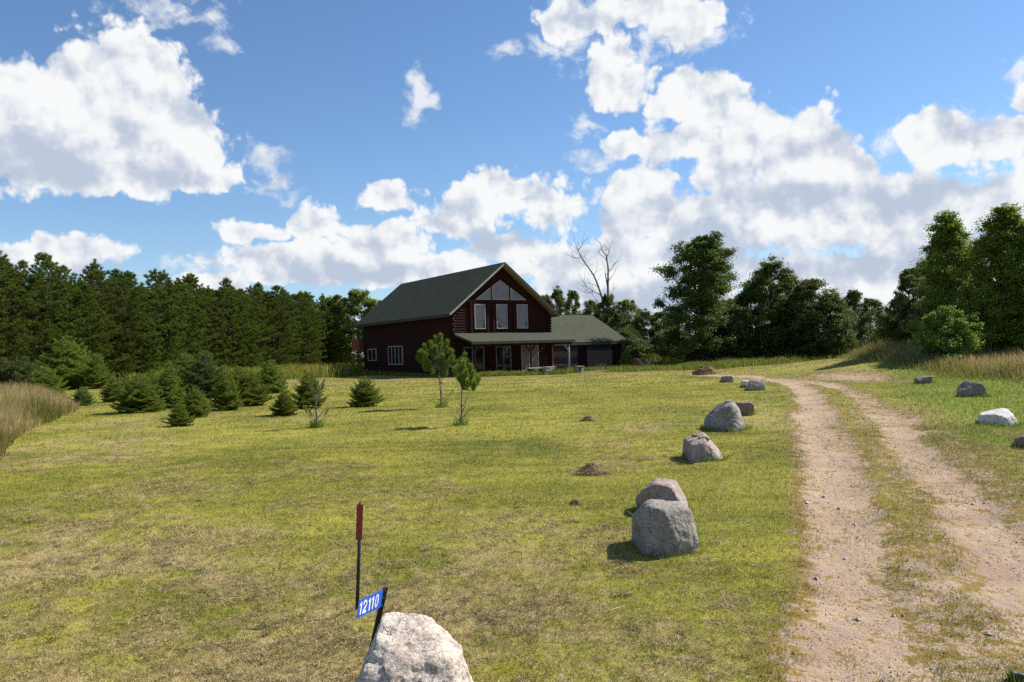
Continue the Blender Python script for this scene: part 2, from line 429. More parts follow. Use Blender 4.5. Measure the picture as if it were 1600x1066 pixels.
def noisy(name, a, b, scale=8.0, rough=0.85, bs=0.3, bd=0.01, spec=0.25, stretch=(1,1,1), metallic=0.0):
    m, nt = newmat(name)
    pos = vmul(nt, nd(nt, 'ShaderNodeTexCoord').outputs['Object'], stretch)
    n = noise(nt, pos, scale, 5.0, 0.65)
    finish(nt, prin(nt, mixc(nt, mrange(nt, n, 0.3, 0.7), a, b), rough, spec, bump(nt, n, bs, bd), metallic))
    return m
M_BARK = noisy('bark', (0.05,0.035,0.025), (0.13,0.10,0.08), 14, 0.95, 0.8, 0.03, 0.1, (1,1,0.25))
M_PALE = noisy('pale_bark', (0.22,0.21,0.18), (0.45,0.44,0.40), 6, 0.9, 0.3, 0.01, 0.1, (1,1,2))
M_GREYBARK = noisy('grey_bark', (0.09,0.08,0.075), (0.22,0.20,0.18), 14, 0.95, 0.5, 0.01, 0.1, (1,1,0.3))
M_LOG = noisy('stained_log', (0.017,0.007,0.006), (0.045,0.0135,0.010), 5, 0.85, 0.3, 0.01, 0.12, (0.5,0.5,4))
M_LOGEND = noisy('log_end', (0.30,0.10,0.05), (0.45,0.20,0.10), 9, 0.8, 0.3, 0.01, 0.2)
M_SOFFIT = noisy('soffit_boards', (0.27,0.17,0.05), (0.36,0.24,0.08), 5, 0.7, 0.2, 0.01, 0.3, (6,0.5,1))
M_TRIM = noisy('grey_trim', (0.30,0.28,0.26), (0.42,0.40,0.37), 6, 0.6, 0.1, 0.005)
M_DTRIM = noisy('dark_trim', (0.035,0.030,0.026), (0.06,0.05,0.04), 6, 0.7, 0.1, 0.005)
M_FRAME = noisy('window_frame_paint', (0.33,0.25,0.20), (0.44,0.35,0.29), 6, 0.5, 0.1, 0.004)
M_GDOOR = noisy('garage_door_paint', (0.13,0.078,0.058), (0.17,0.105,0.080), 3, 0.6, 0.1, 0.005)
M_DSHADE = noisy('garage_door_panel_shade_dark', (0.03,0.027,0.027), (0.05,0.045,0.045), 3, 0.5, 0.1, 0.005)  # dark door rows; on the top row the eave shade is put into the colour
M_CURT = noisy('curtain', (0.11,0.095,0.085), (0.21,0.185,0.165), 5, 0.9, 0.2, 0.02, 0.05, (2,2,0.1))
M_CONC = noisy('concrete', (0.30,0.27,0.23), (0.46,0.43,0.38), 10, 0.95, 0.4, 0.01)
M_WOOD = noisy('grey_wood', (0.16,0.13,0.10), (0.32,0.28,0.23), 8, 0.9, 0.4, 0.01, 0.2, (1,1,5))
M_DWOOD = noisy('dark_wood', (0.035,0.025,0.02), (0.09,0.065,0.05), 8, 0.9, 0.4, 0.01)
M_RWOOD = noisy('red_stained_timber', (0.14,0.035,0.025), (0.24,0.07,0.05), 8, 0.8, 0.4, 0.01)
M_STEEL = noisy('black_post_paint', (0.012,0.011,0.010), (0.03,0.027,0.025), 12, 0.55, 0.1, 0.003, 0.4)
M_RED = noisy('red_reflector', (0.16,0.012,0.008), (0.30,0.03,0.02), 40, 0.45, 0.2, 0.003, 0.5)
M_BLUES = noisy('blue_sign_sheeting', (0.010,0.085,0.50), (0.014,0.105,0.58), 5, 0.35, 0.05, 0.002, 0.5)
M_WHITE = noisy('white_numeral', (0.78,0.78,0.76), (0.84,0.84,0.82), 5, 0.5, 0.05, 0.002, 0.4)
M_DISH = noisy('dish_paint', (0.5,0.5,0.5), (0.6,0.6,0.6), 5, 0.5, 0.05, 0.002)
M_HAY = noisy('hay_mat', (0.20,0.15,0.07), (0.40,0.31,0.16), 12, 0.98, 1.0, 0.04, 0.05)
M_EARTH = noisy('earth_heap', (0.12,0.075,0.04), (0.28,0.19,0.11), 9, 0.98, 1.0, 0.05, 0.05)

m, nt = newmat('shingles')
oc = nd(nt, 'ShaderNodeTexCoord').outputs['Object']
br = nd(nt, 'ShaderNodeTexBrick', {'Vector': oc, 'Color1': (0.030,0.036,0.021,1), 'Color2': (0.058,0.066,0.040,1), 'Mortar': (0.035,0.042,0.033,1), 'Scale': 1.0, 'Mortar Size': 0.012, 'Brick Width': 0.34, 'Row Height': 0.15})
n = noise(nt, oc, 30, 3.0, 0.7); n2 = noise(nt, oc, 0.6, 3.0)
c = mixc(nt, mrange(nt, n, 0.3, 0.7, 0, 0.55), br.outputs[0], (0.105,0.112,0.078))
c = mixc(nt, mrange(nt, n2, 0.35, 0.7, 0, 0.4), c, (0.050,0.053,0.042))
finish(nt, prin(nt, c, 0.95, 0.08, bump(nt, mth(nt, 'ADD', br.outputs['Fac'], n), 0.5, 0.01)))
M_SHING = m

m, nt = newmat('window_glass')
gl = nd(nt, 'ShaderNodeBsdfGlossy', {'Color': (0.85,0.9,1,1), 'Roughness': 0.03})
n = noise(nt, nd(nt, 'ShaderNodeTexCoord').outputs['Object'], 1.2, 2.0)
df = nd(nt, 'ShaderNodeBsdfDiffuse', {'Color': mixc(nt, n, (0.012,0.016,0.020), (0.03,0.035,0.045))})
nt.links.new(bump(nt, n, 0.15, 0.05), gl.inputs['Normal'])
finish(nt, nd(nt, 'ShaderNodeMixShader', {0: 0.085, 1: df, 2: gl}))
M_GLASS = m
m, nt = newmat('shaded_glass')
gl = nd(nt, 'ShaderNodeBsdfGlossy', {'Color': (0.8,0.9,1,1), 'Roughness': 0.03})
df = nd(nt, 'ShaderNodeBsdfDiffuse', {'Color': (0.010,0.014,0.018,1)})
finish(nt, nd(nt, 'ShaderNodeMixShader', {0: 0.05, 1: df, 2: gl}))
M_GLASS2 = m

def rockmat(name, dark, light, tint, speck=0.5):
    m, nt = newmat(name)
    oc = nd(nt, 'ShaderNodeTexCoord').outputs['Object']
    a = noise(nt, oc, 3.2, 6.0, 0.7)
    b = noise(nt, oc, 38.0, 3.0, 0.7)
    d = noise(nt, oc, 11.0, 6.0, 0.75, 0.4)
    c = mixc(nt, mrange(nt, a, 0.36, 0.62), tint, light)
    c = mixc(nt, mrange(nt, d, 0.50, 0.66, 0, 0.8), c, dark)
    c = mixc(nt, mrange(nt, b, 0.53, 0.66, 0, speck), c, (dark[0]*0.6, dark[1]*0.6, dark[2]*0.6))
    c = mixc(nt, mrange(nt, b, 0.44, 0.34, 0, speck), c, (min(1, light[0]*1.3), min(1, light[1]*1.3), min(1, light[2]*1.3)))
    v = nd(nt, 'ShaderNodeTexVoronoi', {'Vector': nd(nt, 'ShaderNodeVectorMath', {0: oc, 1: nd(nt, 'ShaderNodeVectorMath', {0: noise(nt, oc, 2.5, 4.0, out=1), 1: (0.5,0.5,0.5)}, operation='MULTIPLY').outputs[0]}).outputs[0], 'Scale': 2.6}, feature='DISTANCE_TO_EDGE')
    crack = mth(nt, 'MULTIPLY', mrange(nt, v.outputs[0], 0.0, 0.018, 1, 0), mrange(nt, a, 0.45, 0.6))
    c = mixc(nt, mth(nt, 'MULTIPLY', crack, 0.7), c, (0.05,0.045,0.04))
    h = mth(nt, 'ADD', mth(nt, 'MULTIPLY', d, 1.0), mth(nt, 'MULTIPLY', b, 0.35))
    h = mth(nt, 'SUBTRACT', h, mth(nt, 'MULTIPLY', crack, 0.5))
    finish(nt, prin(nt, c, 0.88, 0.25, bump(nt, h, 0.8, 0.035)))
    return m
M_R1 = rockmat('pale_granite', (0.14,0.115,0.10), (0.62,0.55,0.47), (0.44,0.35,0.29), 0.6)
M_R2 = rockmat('grey_granite', (0.095,0.085,0.078), (0.36,0.33,0.29), (0.23,0.19,0.165), 0.5)
M_R3 = rockmat('pinkish_granite', (0.12,0.092,0.082), (0.40,0.33,0.295), (0.29,0.21,0.18), 0.45)
M_R4 = rockmat('white_granite', (0.28,0.26,0.245), (0.66,0.63,0.60), (0.55,0.52,0.49), 0.35)
M_R5 = rockmat('brown_stone', (0.10,0.075,0.065), (0.28,0.22,0.19), (0.21,0.155,0.135), 0.4)

# ------------------------------------------------------------------ ground
def axis(parts):
    out = [parts[0][0]]
    for a, b, s in parts:
        x = out[-1]
        while x < b - 1e-6:
            x = min(b, x + s); out.append(x)
    return np.array(out)
geo = [90*1.22**k for k in range(1, 20)]
ys = np.concatenate([[-400, -200, -100, -60], axis([(-40, 3, 2.0), (3, 13, 0.09), (13, 30, 0.2), (30, 90, 0.8)]), geo])
xs = np.concatenate([[-v for v in geo[::-1]], axis([(-90, -20, 1.5), (-20, -6, 0.4), (-6, 13, 0.11), (13, 24, 0.3), (24, 90, 1.5)]), geo])
X, Y = np.meshgrid(xs, ys)
Z = terrain(X, Y)
dirt = dirtf(X, Y)
tr = np.minimum(pdist(X, Y, TL), pdist(X, Y, TR))
Z0 = Z - 0.045*(1 - sm(tr, 0.1, 0.6))
def relief(x, y, dirt):
    d = dryf(x, y)
    return (1 - sm(y, 20, 40))*((1 - dirt)*((0.045 + 0.03*d)*(fbm(x*3.1, y*3.1, 8, 3) - 0.5) + (0.02 + 0.11*d)*(fbm(x*7.5, y*7.5, 18, 3) - 0.5)) + 0.012*(fbm(x*6, y*6, 12, 2) - 0.5))
Z = Z0 + relief(X, Y, dirt)
def gz(x, y):
    x = np.asarray(x, float); y = np.asarray(y, float)
    z = terrain(x, y)
    t = np.minimum(pdist(x, y, TL), pdist(x, y, TR))
    z = z - 0.045*(1 - sm(t, 0.1, 0.6))
    return z + relief(x, y, dirtf(x, y))
g = link('ground', grid_mesh('ground', xs, ys, Z, MATS['lawn_ground'], {'dirt': dirt, 'dry': dryf(X, Y), 'lush': lushf(X, Y)}))
tag(g, 'mown lawn with two bare sandy wheel tracks running to the house', kind='structure')

# ------------------------------------------------------------------ lawn blades
TALL_PTS = [(-6.9, 13.2), (-10.2, 15.6), (-13.2, 22), (-16.2, 30), (-20, 38), (-24, 50), (-30, 62)]
def tall_edge(y):
    return np.interp(y, [10, 13.2, 15.6, 22, 30, 38, 50, 66], [-9.4, -9.6, -10.3, -13.2, -16.3, -21.5, -29, -38]) + 0.5*(fbm(np.asarray(y)*0.6, np.asarray(y)*0, 77, 3) - 0.5)
def bank_mask(x, y):
    return sm(x - np.maximum(17.0, 0.405*y) + 3.0*(fbm(x*0.35, y*0.35, 61, 2) - 0.5), -0.7, 1.6)*sm(y, 23.5, 29)
def scatter(n, y0, y1, k=0.72, margin=2.0):
    y = rng.uniform(y0, y1, n*2); x = rng.uniform(-1, 1, n*2)*(k*y1 + margin)
    ok = np.abs(x) < k*y + margin
    return x[ok][:n], y[ok][:n]
def blades(x, y, z, h, w, lean):
    n = len(x); a = rng.uniform(0, 2*np.pi, n); b = rng.uniform(0, 2*np.pi, n)
    dx, dy = np.cos(b)*w/2, np.sin(b)*w/2
    tip = np.stack([x + np.cos(a)*np.sin(lean)*h, y + np.sin(a)*np.sin(lean)*h, z + np.cos(lean)*h], -1)
    p0 = np.stack([x - dx, y - dy, z - 0.005], -1); p1 = np.stack([x + dx, y + dy, z - 0.005], -1)
    return np.stack([p0, p1, tip], 1)
VV, AR, AD, AL, AI = [], [], [], [], []
for (n, y0, y1, h, w, ) in ((300000, 4.6, 9, 0.036, 0.0055), (330000, 9, 17, 0.036, 0.0085), (230000, 17, 34, 0.040, 0.017), (130000, 34, 62, 0.045, 0.045)):
    x, y = scatter(n, y0, y1)
    d = dirtf(x, y) + 1.1*(fbm(x*2.6, y*2.6, 91, 4) - 0.5)
    keep = (rng.random(len(x)) > sm(d, 0.30, 0.78)*0.985) & (x > tall_edge(y) - 1.5)
    x, y = x[keep], y[keep]
    lu = lushf(x, y); hh = h*(0.5 + 0.9*rng.random(len(x)))*(0.75 + 0.7*fbm(x*1.5, y*1.5, 14, 3))*(1 + 0.9*lu)
    VV.append(blades(x, y, gz(x, y), hh, w*(0.6 + 0.8*rng.random(len(x))), np.radians(rng.uniform(15, 78, len(x)))))
    AR.append(rng.random(len(x))); AD.append(dryf(x, y)); AL.append(lu); AI.append(np.clip(d[keep], 0, 1))
o = link('lawn_grass', mesh_np('lawn_grass', np.concatenate(VV), 3, M_LAWN, {'rnd': np.concatenate(AR), 'dry': np.concatenate(AD), 'lush': np.concatenate(AL), 'dirt': np.concatenate(AI)}))
tag(o, 'short mown grass blades covering the lawn', 'grass', kind='stuff')

# weeds standing in the driveway
x, y = scatter(150000, 5.5, 18, 0.75)
d = dirtf(x, y); f = fbm(x*2.6, y*2.6, 191, 3)
keep = (d > 0.35) & (f > 0.55 + 0.08*sm(np.minimum(pdist(x, y, TL), pdist(x, y, TR)), 0.6, 0.1)) & (rng.random(len(x)) < 0.75)
x, y = x[keep], y[keep]
V = blades(x, y, gz(x, y), rng.uniform(0.02, 0.06, len(x)), rng.uniform(0.006, 0.013, len(x)), np.radians(rng.uniform(20, 80, len(x))))
tag(link('driveway_weeds', mesh_np('driveway_weeds', V, 3, M_WEED, {'rnd': rng.random(len(x))*0.75})), 'low green weeds tufting the sandy driveway', 'weeds', kind='stuff')

# dry clippings left by the mower
def strands(cx, cy, cz, nper, spread, L, w, lift):
    n = len(cx)*nper
    X0 = np.repeat(cx, nper); Y0 = np.repeat(cy, nper); Z0 = np.repeat(cz, nper); S = np.repeat(spread, nper)
    px = X0 + rng.normal(0, 1, n)*S; py = Y0 + rng.normal(0, 0.7, n)*S
    r = np.hypot(px - X0, py - Y0)/S
    pz = Z0 + rng.random(n)*np.repeat(lift, nper)*np.exp(-r*r*0.7) + 0.006
    a = rng.uniform(0, 2*np.pi, n); e = rng.normal(0, 0.35, n); l = L*rng.uniform(0.5, 1.3, n)
    d = np.stack([np.cos(a)*np.cos(e), np.sin(a)*np.cos(e), np.sin(e)], -1)*l[:, None]/2
    q = np.stack([-np.sin(a), np.cos(a), rng.normal(0, 0.5, n)], -1)*(w/2)
    c = np.stack([px, py, pz], -1)
    return np.stack([c - d - q, c - d + q, c + d], 1)
x, y = scatter(22000, 4.8, 15, 0.75)
dens = dryf(x, y)*(0.3 + sm(fbm(x*1.6 + 8, y*3.0, 44, 3), 0.42, 0.66))
keep = (rng.random(len(x)) < dens*0.8) & (dirtf(x, y) < 0.3) & (x > tall_edge(y))
x, y = x[keep], y[keep]
big = rng.random(len(x)) > 0.90
sp = rng.uniform(0.03, 0.10, len(x)); lift = rng.uniform(0.01, 0.05, len(x))*(1 + 1.8*big)
V = strands(x, y, gz(x, y), 38, sp, 0.070, 0.0048, lift)
tag(link('grass_clippings', mesh_np('grass_clippings', V, 3, M_DRY, {'rnd': rng.random(len(V))})), 'tangled straw coloured mower clippings lying on the near lawn', 'clippings', kind='stuff')
# a few long straws
x, y = scatter(140, 5.2, 12, 0.7); k = dirtf(x, y) < 0.3; x, y = x[k], y[k]
V = strands(x, y, gz(x, y) + 0.04, 1, np.full(len(x), 0.02), 0.40, 0.008, np.full(len(x), 0.02))
tag(link('loose_straws', mesh_np('loose_straws', V, 3, M_DRY, {'rnd': 0.6 + 0.4*rng.random(len(V))})), 'long loose pale straws scattered over the lawn', 'straw', kind='stuff')

def tall_blades(x, y, z, h, w, lean, wind=(0.35, 0.1)):
    n = len(x); a = rng.uniform(0, 2*np.pi, n)
    b = rng.uniform(0, 2*np.pi, n)
    ux, uy = np.cos(a)*np.sin(lean) + wind[0]*0.4, np.sin(a)*np.sin(lean) + wind[1]*0.4
    q = np.stack([np.cos(b)*w/2, np.sin(b)*w/2, np.zeros(n)], -1)
    p0 = np.stack([x, y, z - 0.02], -1)
    m1 = p0 + np.stack([ux*h*0.4, uy*h*0.4, 0.58*h], -1)
    t1 = p0 + np.stack([ux*h*1.1, uy*h*1.1, 0.98*h*np.cos(lean*0.8)], -1)
    A = np.stack([p0 - q, p0 + q, m1 + q*0.8], 1); Bq = np.stack([p0 - q, m1 + q*0.8, m1 - q*0.8], 1)
    C = np.stack([m1 - q*0.9, m1 + q*0.9, t1], 1)
    return np.concatenate([A, Bq, C]), np.tile(np.arange(n), 3)
# tall golden grass, left
n = 80000
y = 12.5 + 50*rng.random(n)**1.7; x = tall_edge(y) - rng.random(n)**1.2*(0.35*y + 6) 
keep = np.abs(x) < 0.75*y + 4; x, y = x[keep], y[keep]
edge = sm(tall_edge(y) - x, 0.0, 1.5)
h = (0.30 + 0.42*edge)*(0.7 + 0.6*rng.random(len(x)))*(0.7 + 0.6*fbm(x*0.7, y*0.7, 51, 3))
V, idx = tall_blades(x, y, terrain(x, y), h, rng.uniform(0.004, 0.009, len(x))*(0.7 + y/22), np.radians(rng.uniform(3, 28, len(x))))
r = np.clip(rng.normal(0.66, 0.22, len(x)) - 0.75*(1 - sm(fbm(x*0.5, y*0.5, 53, 3), 0.30, 0.50)), 0, 1)
tag(link('tall_dry_grass', mesh_np('tall_dry_grass', V, 3, M_TALL, {'rnd': r[idx]})), 'tall unmown golden grass at the left edge of the lawn', 'tall grass', kind='stuff')
# bank of reddish dry grass, right
n = 170000
x = rng.uniform(14, 48, n); y = rng.uniform(23, 62, n)
keep = (bank_mask(x, y) > rng.random(n)) & (x < 0.75*y + 4); x, y = x[keep], y[keep]
h = (0.22 + 0.72*sm(x - np.maximum(17.0, 0.405*y), 0, 3.0)*(0.30 + 1.5*fbm(x*0.3, y*0.3, 155, 2)**1.5))*(0.5 + 0.8*rng.random(len(x)))*(0.5 + 0.9*fbm(x*0.4, y*0.4, 55, 3))*(0.55 + 0.45*sm(bank_mask(x, y), 0.3, 1))
V, idx = tall_blades(x, y, terrain(x, y), h, rng.uniform(0.012, 0.030, len(x)), np.radians(rng.uniform(3, 25, len(x))), (-0.1, 0))
r = np.clip(rng.normal(0.80, 0.22, len(x)) - 0.5*(1 - sm(x - np.maximum(17.0, 0.43*y), 0.5, 3.5)), 0, 1)
tag(link('bank_grass', mesh_np('bank_grass', V, 3, M_TALLR, {'rnd': r[idx]})), 'tall brown and green grass on the low bank at the right', 'tall grass', kind='stuff')
# unmown green grass round the yard, along the tree line and along the house wall
HO = Vector((-4.29, 58.0, 0.0)); ES = Vector((0.841, 0.541, 0)); ER = Vector((-0.541, 0.841, 0))
HROT = math.atan2(0.541, 0.841)
def hw(s, r): return HO.x + ES.x*s + ER.x*r, HO.y + ES.y*s + ER.y*r
xa, ya, ha = [], [], []
def strip(n, x0, y0, x1, y1, wid, h):
    t = rng.random(n); xa.append(x0 + (x1-x0)*t + rng.normal(0, wid, n)); ya.append(y0 + (y1-y0)*t + rng.normal(0, wid, n)); ha.append(np.full(n, h))
strip(9000, 7.5, 57.0, 16.5, 61.0, 0.8, 0.35)
strip(3500, -3.2, 54.6, 3.5, 55.2, 0.35, 0.30)
strip(5000, -3.0, 55.0, 6.5, 59.2, 0.30, 0.28)
strip(20000, 9, 66, 31, 66, 1.8, 0.45)
strip(12000, 4, 72, 34, 70, 2.2, 0.9)
strip(9000, 12, 57, 19, 58, 1.3, 0.4)
strip(5000, -14.2, 73.5, -4.6, 57.4, 0.35, 0.28)
strip(9000, -25, 62, -13.5, 69, 1.6, 0.5)
x, y, h0 = map(np.concatenate, (xa, ya, ha))
h = h0*(0.4 + rng.random(len(x)))*(0.4 + 1.2*fbm(x*0.6, y*0.6, 57, 3))
V, idx = tall_blades(x, y, terrain(x, y), h, rng.uniform(0.02, 0.05, len(x)), np.radians(rng.uniform(5, 35, len(x))), (0, 0))
tag(link('yard_grass', mesh_np('yard_grass', V, 3, M_WEED, {'rnd': rng.random(len(x))[idx]})), 'unmown green grass around the yard, walls and tree line', 'grass', kind='stuff')
n = 22000
x = rng.uniform(-30, -13.5, n); y = 66 + (x + 30)*0.25 + rng.normal(0, 2.2, n)
h = rng.uniform(0.5, 1.25, n)*(0.5 + 0.8*fbm(x*0.5, y*0.5, 58, 3))
V, idx = tall_blades(x, y, terrain(x, y), h, rng.uniform(0.03, 0.07, n), np.radians(rng.uniform(3, 22, n)), (0, 0))
rr = np.clip(0.25 + 0.6*rng.random(n), 0, 1)[idx]; rr[2*n:] = np.clip(rr[2*n:] + 0.15, 0, 1)
tag(link('goldenrod', mesh_np('goldenrod', V, 3, M_GOLD, {'rnd': rr})), 'yellow green goldenrod in front of the pine plantation', 'wildflowers', kind='stuff')

# ------------------------------------------------------------------ house
house = empty('log_house', tuple(HO), HROT)
tag(house, 'dark red log house with green shingle roof, gable windows, porch and two-door garage', 'house')
PK, SL, SM = 8.43, 0.80, 4.31        # ridge height, roof slope, ridge position along the facade
def log_courses(mb, o, u, nrm, z0, z1, ulim, holes=(), hc=0.2, bulge=0.055):
    """half-round logs on a wall plane from o along u, bulging along nrm"""
    o, u, nrm = Vector(o), Vector(u), Vector(nrm)
    z = z0
    while z < z1 - 0.02:
        zt = min(z + hc, z1)
        a, b = ulim(zt)
        iv = [(a, b)]
        for (ha_, hb_, hz0, hz1) in holes:
            if zt > hz0 + 0.03 and z < hz1 - 0.03:
                new = []
                for p, q in iv:
                    if hb_ <= p or ha_ >= q: new.append((p, q)); continue
                    if ha_ > p: new.append((p, ha_))
                    if hb_ < q: new.append((hb_, q))
                iv = new
        for p, q in iv:
            if q - p < 0.05: continue
            K = 5; vs = []
            for e in (p, q):
                for k in range(K+1):
                    t = k/K
                    vs.append(o + u*e + Vector((0, 0, z + (zt-z)*t)) + nrm*(bulge*math.sin(math.pi*t)**0.6))
            fs = [(k, k+K+1, k+K+2, k+1) for k in range(K)] + [tuple(range(K, -1, -1)), tuple(range(K+1, 2*K+2))]
            mb.add(vs, fs, False)
        z = zt
W, DEP = 8.55, 16.9
mb = MB()
def gl_lim(z):
    under = PK - 0.28
    k = max(0.0, (under - z)/SL)
    return max(0, SM - k), min(W, SM + k)
# solid backing
body = [(0,0),(W,0),(W,4.3),(SM+ (PK-0.30-4.3)/SL if False else W,4.3)]
gp = [(0.0,0.0),(W,0.0),(W,PK-0.30-SL*(W-SM)),(SM,PK-0.30),(0.0,PK-0.30-SL*SM)]
vs = [(s, 0.0, z) for s, z in gp] + [(s, DEP, z) for s, z in gp]
mb.add(vs, [(0,1,2,3,4),(9,8,7,6,5),(0,5,6,1),(1,6,7,2),(4,3,8,9),(0,4,9,5),(2,7,8,3)])
DOORS = [(0.80,2.62,0.12,2.12),(3.55,5.0,0.12,2.12),(5.85,7.55,0.12,2.15)]
log_courses(mb, (0,0,0), (1,0,0), (0,-1,0), 0.1, PK-0.3, gl_lim, DOORS)
log_courses(mb, (0,0,0), (0,1,0), (-1,0,0), 0.1, 4.7, lambda z: (0, DEP))
log_courses(mb, (W,0,0), (0,1,0), (1,0,0), 0.1, 4.7, lambda z: (0, DEP))
mb.build('wall', M_LOG, house)
def logends(pts, z0, z1, dirs, name='log_corner'):
    mb = MB()
    for (s, r) in pts:
        z = z0
        k = 0
        while z < z1:
            d = dirs[k % len(dirs)]
            c = Vector((s, r, z + 0.1))
            mb.tube([c - Vector(d)*0.1, c + Vector(d)*0.32], [0.098, 0.098], 8)
            z += 0.2; k += 1
    return mb.build(name, M_LOG, house)
logends([(0.0, 0.0)], 0.1, 4.4, [(-1,0,0),(0,-1,0)])
logends([(W, 0.0)], 3.1, 4.4, [(0,-1,0),(0,-1,0)])
# posts of the upper gable
mb = MB()
for s in (1.55, 2.97, 3.48, 4.90, 5.34, 6.75):
    mb.box((s-0.09, -0.12, 3.1), (s+0.09, -0.03, 5.42))
mb.box((1.3, -0.13, 5.42), (7.0, -0.04, 5.55))
mb.build('wall_trim', M_LOG, house)
def window(poly, r0, glass, parent, w=0.07, axis='s', frame=M_FRAME, bars=(), name='window'):
    """poly of (u,z) on a wall; stands proud of the logs"""
    f = MB(); c = Vector((sum(p[0] for p in poly)/len(poly), 0, sum(p[1] for p in poly)/len(poly)))
    def P3(u, z, d): return (u, r0 - d, z) if axis == 's' else (-r0 - d, u, z)
    n = len(poly)
    inner = []
    A = 0.5*sum(poly[i][0]*poly[(i+1)%n][1] - poly[(i+1)%n][0]*poly[i][1] for i in range(n))
    sg = 1 if A > 0 else -1
    for i in range(n):
        p0, p1, p2 = Vector(poly[i-1]), Vector(poly[i]), Vector(poly[(i+1)%n])
        e1 = (p1-p0).normalized(); e2 = (p2-p1).normalized()
        n1 = Vector((-e1.y, e1.x))*sg; n2 = Vector((-e2.y, e2.x))*sg
        b = (n1+n2); b = b/(b.dot(n1))
        inner.append(p1 + b*w)
    vs = [P3(*p, 0.11) for p in poly] + [P3(*p, 0.11) for p in inner] + [P3(*p, 0.0) for p in poly] + [P3(*p, 0.0) for p in inner]
    fs = []
    for i in range(n):
        j = (i+1) % n
        fs += [(i, j, n+j, n+i), (i, 2*n+i, 2*n+j, j), (n+i, n+j, 3*n+j, 3*n+i)]
    f.add(vs, fs)
    for u in bars:
        z0 = min(p[1] for p in poly) + w; z1 = max(p[1] for p in poly) - w
        a, b = P3(u-0.035, z0, 0.105), P3(u+0.035, z1, 0.0)
        f.box(tuple(min(a[i], b[i]) for i in range(3)), tuple(max(a[i], b[i]) for i in range(3)))
    fo = f.build(name, frame, parent)
    g_ = MB(); g_.add([P3(*p, 0.075) for p in inner] + [P3(*p, 0.02) for p in inner],
                      [tuple(range(n)), tuple(range(2*n-1, n-1, -1))] + [(i, (i+1)%n, n+(i+1)%n, n+i) for i in range(n)])
    g_.build('pane', glass, fo)
    return fo
def rect(a, b, z0, z1): return [(a,z0),(b,z0),(b,z1),(a,z1)]
for a, b in ((1.80,2.74),(3.72,4.68),(5.55,6.54)):
    window(rect(a, b, 3.42, 5.28), -0.03, M_GLASS, house)
window([(1.89,5.60),(3.24,5.60),(3.24,6.55)], -0.03, M_GLASS, house)
window([(3.38,5.60),(4.86,5.60),(4.86,6.62),(4.12,7.10),(3.38,6.62)], -0.03, M_GLASS, house)
window([(5.02,5.60),(6.46,5.60),(5.02,6.55)], -0.03, M_GLASS, house)
window(rect(13.9, 15.75, 1.25, 2.32), 0.03, M_GLASS2, house, axis='r', frame=M_FRAME, bars=(14.8,))
window(rect(8.5, 11.3, 0.88, 2.45), 0.03, M_GLASS2, house, axis='r', frame=M_FRAME, bars=(9.2, 9.9, 10.6))
# glass doors under the porch
def gdoor(a, b, z0, z1, glass, bars=()):
    return window(rect(a, b, z0, z1), 0.06, glass, house, w=0.07, frame=M_FRAME if glass is M_CURT else M_WOOD, bars=bars, name='patio_door')
gdoor(0.86, 1.62, 0.14, 2.10, M_GLASS2); gdoor(1.72, 2.58, 0.14, 2.10, M_GLASS2)
gdoor(3.60, 4.96, 0.14, 2.10, M_GLASS2, (4.28,))
gdoor(5.90, 6.66, 0.14, 2.13, M_CURT); gdoor(6.74, 7.50, 0.14, 2.13, M_CURT)
# main roof
ZE = PK - SL*4.86
F0, F1 = -0.60, 17.9
roof = MB()
roof.slab((SM-4.86, F0, ZE), (SM-4.86, F1, ZE), (SM, F1, PK), (SM, F0, PK), 0.05)
roof.slab((SM+4.86, F1, ZE), (SM+4.86, F0, ZE), (SM, F0, PK), (SM, F1, PK), 0.05)
rf = roof.build('roof', M_SHING, house)
so = MB()
d = 0.062
so.slab((SM-4.80, F0+0.03, ZE-d+0.05), (SM-4.80, F1-0.03, ZE-d+0.05), (SM, F1-0.03, PK-d), (SM, F0+0.03, PK-d), 0.12)
so.slab((SM+4.80, F1-0.03, ZE-d+0.05), (SM+4.80, F0+0.03, ZE-d+0.05), (SM, F0+0.03, PK-d), (SM, F1-0.03, PK-d), 0.12)
so.build('soffit', M_SOFFIT, rf)
tr_ = MB()
tr_.slab((SM-4.88, F0-0.03, ZE-0.03), (SM-4.88, F0-0.001, ZE-0.03), (SM, F0-0.001, PK-0.008), (SM, F0-0.03, PK-0.008), 0.12)
tr_.build('rake_board', M_TRIM, rf)
td = MB()
td.slab((SM+4.88, F0-0.001, ZE-0.03), (SM+4.88, F0-0.03, ZE-0.03), (SM, F0-0.03, PK-0.008), (SM, F0-0.001, PK-0.008), 0.24)
td.box((SM-4.90, F0, ZE-0.22), (SM-4.865, F1, ZE-0.045)); td.box((SM+4.865, F0, ZE-0.22), (SM+4.90, F1, ZE-0.045))
td.build('fascia', M_DTRIM, rf)
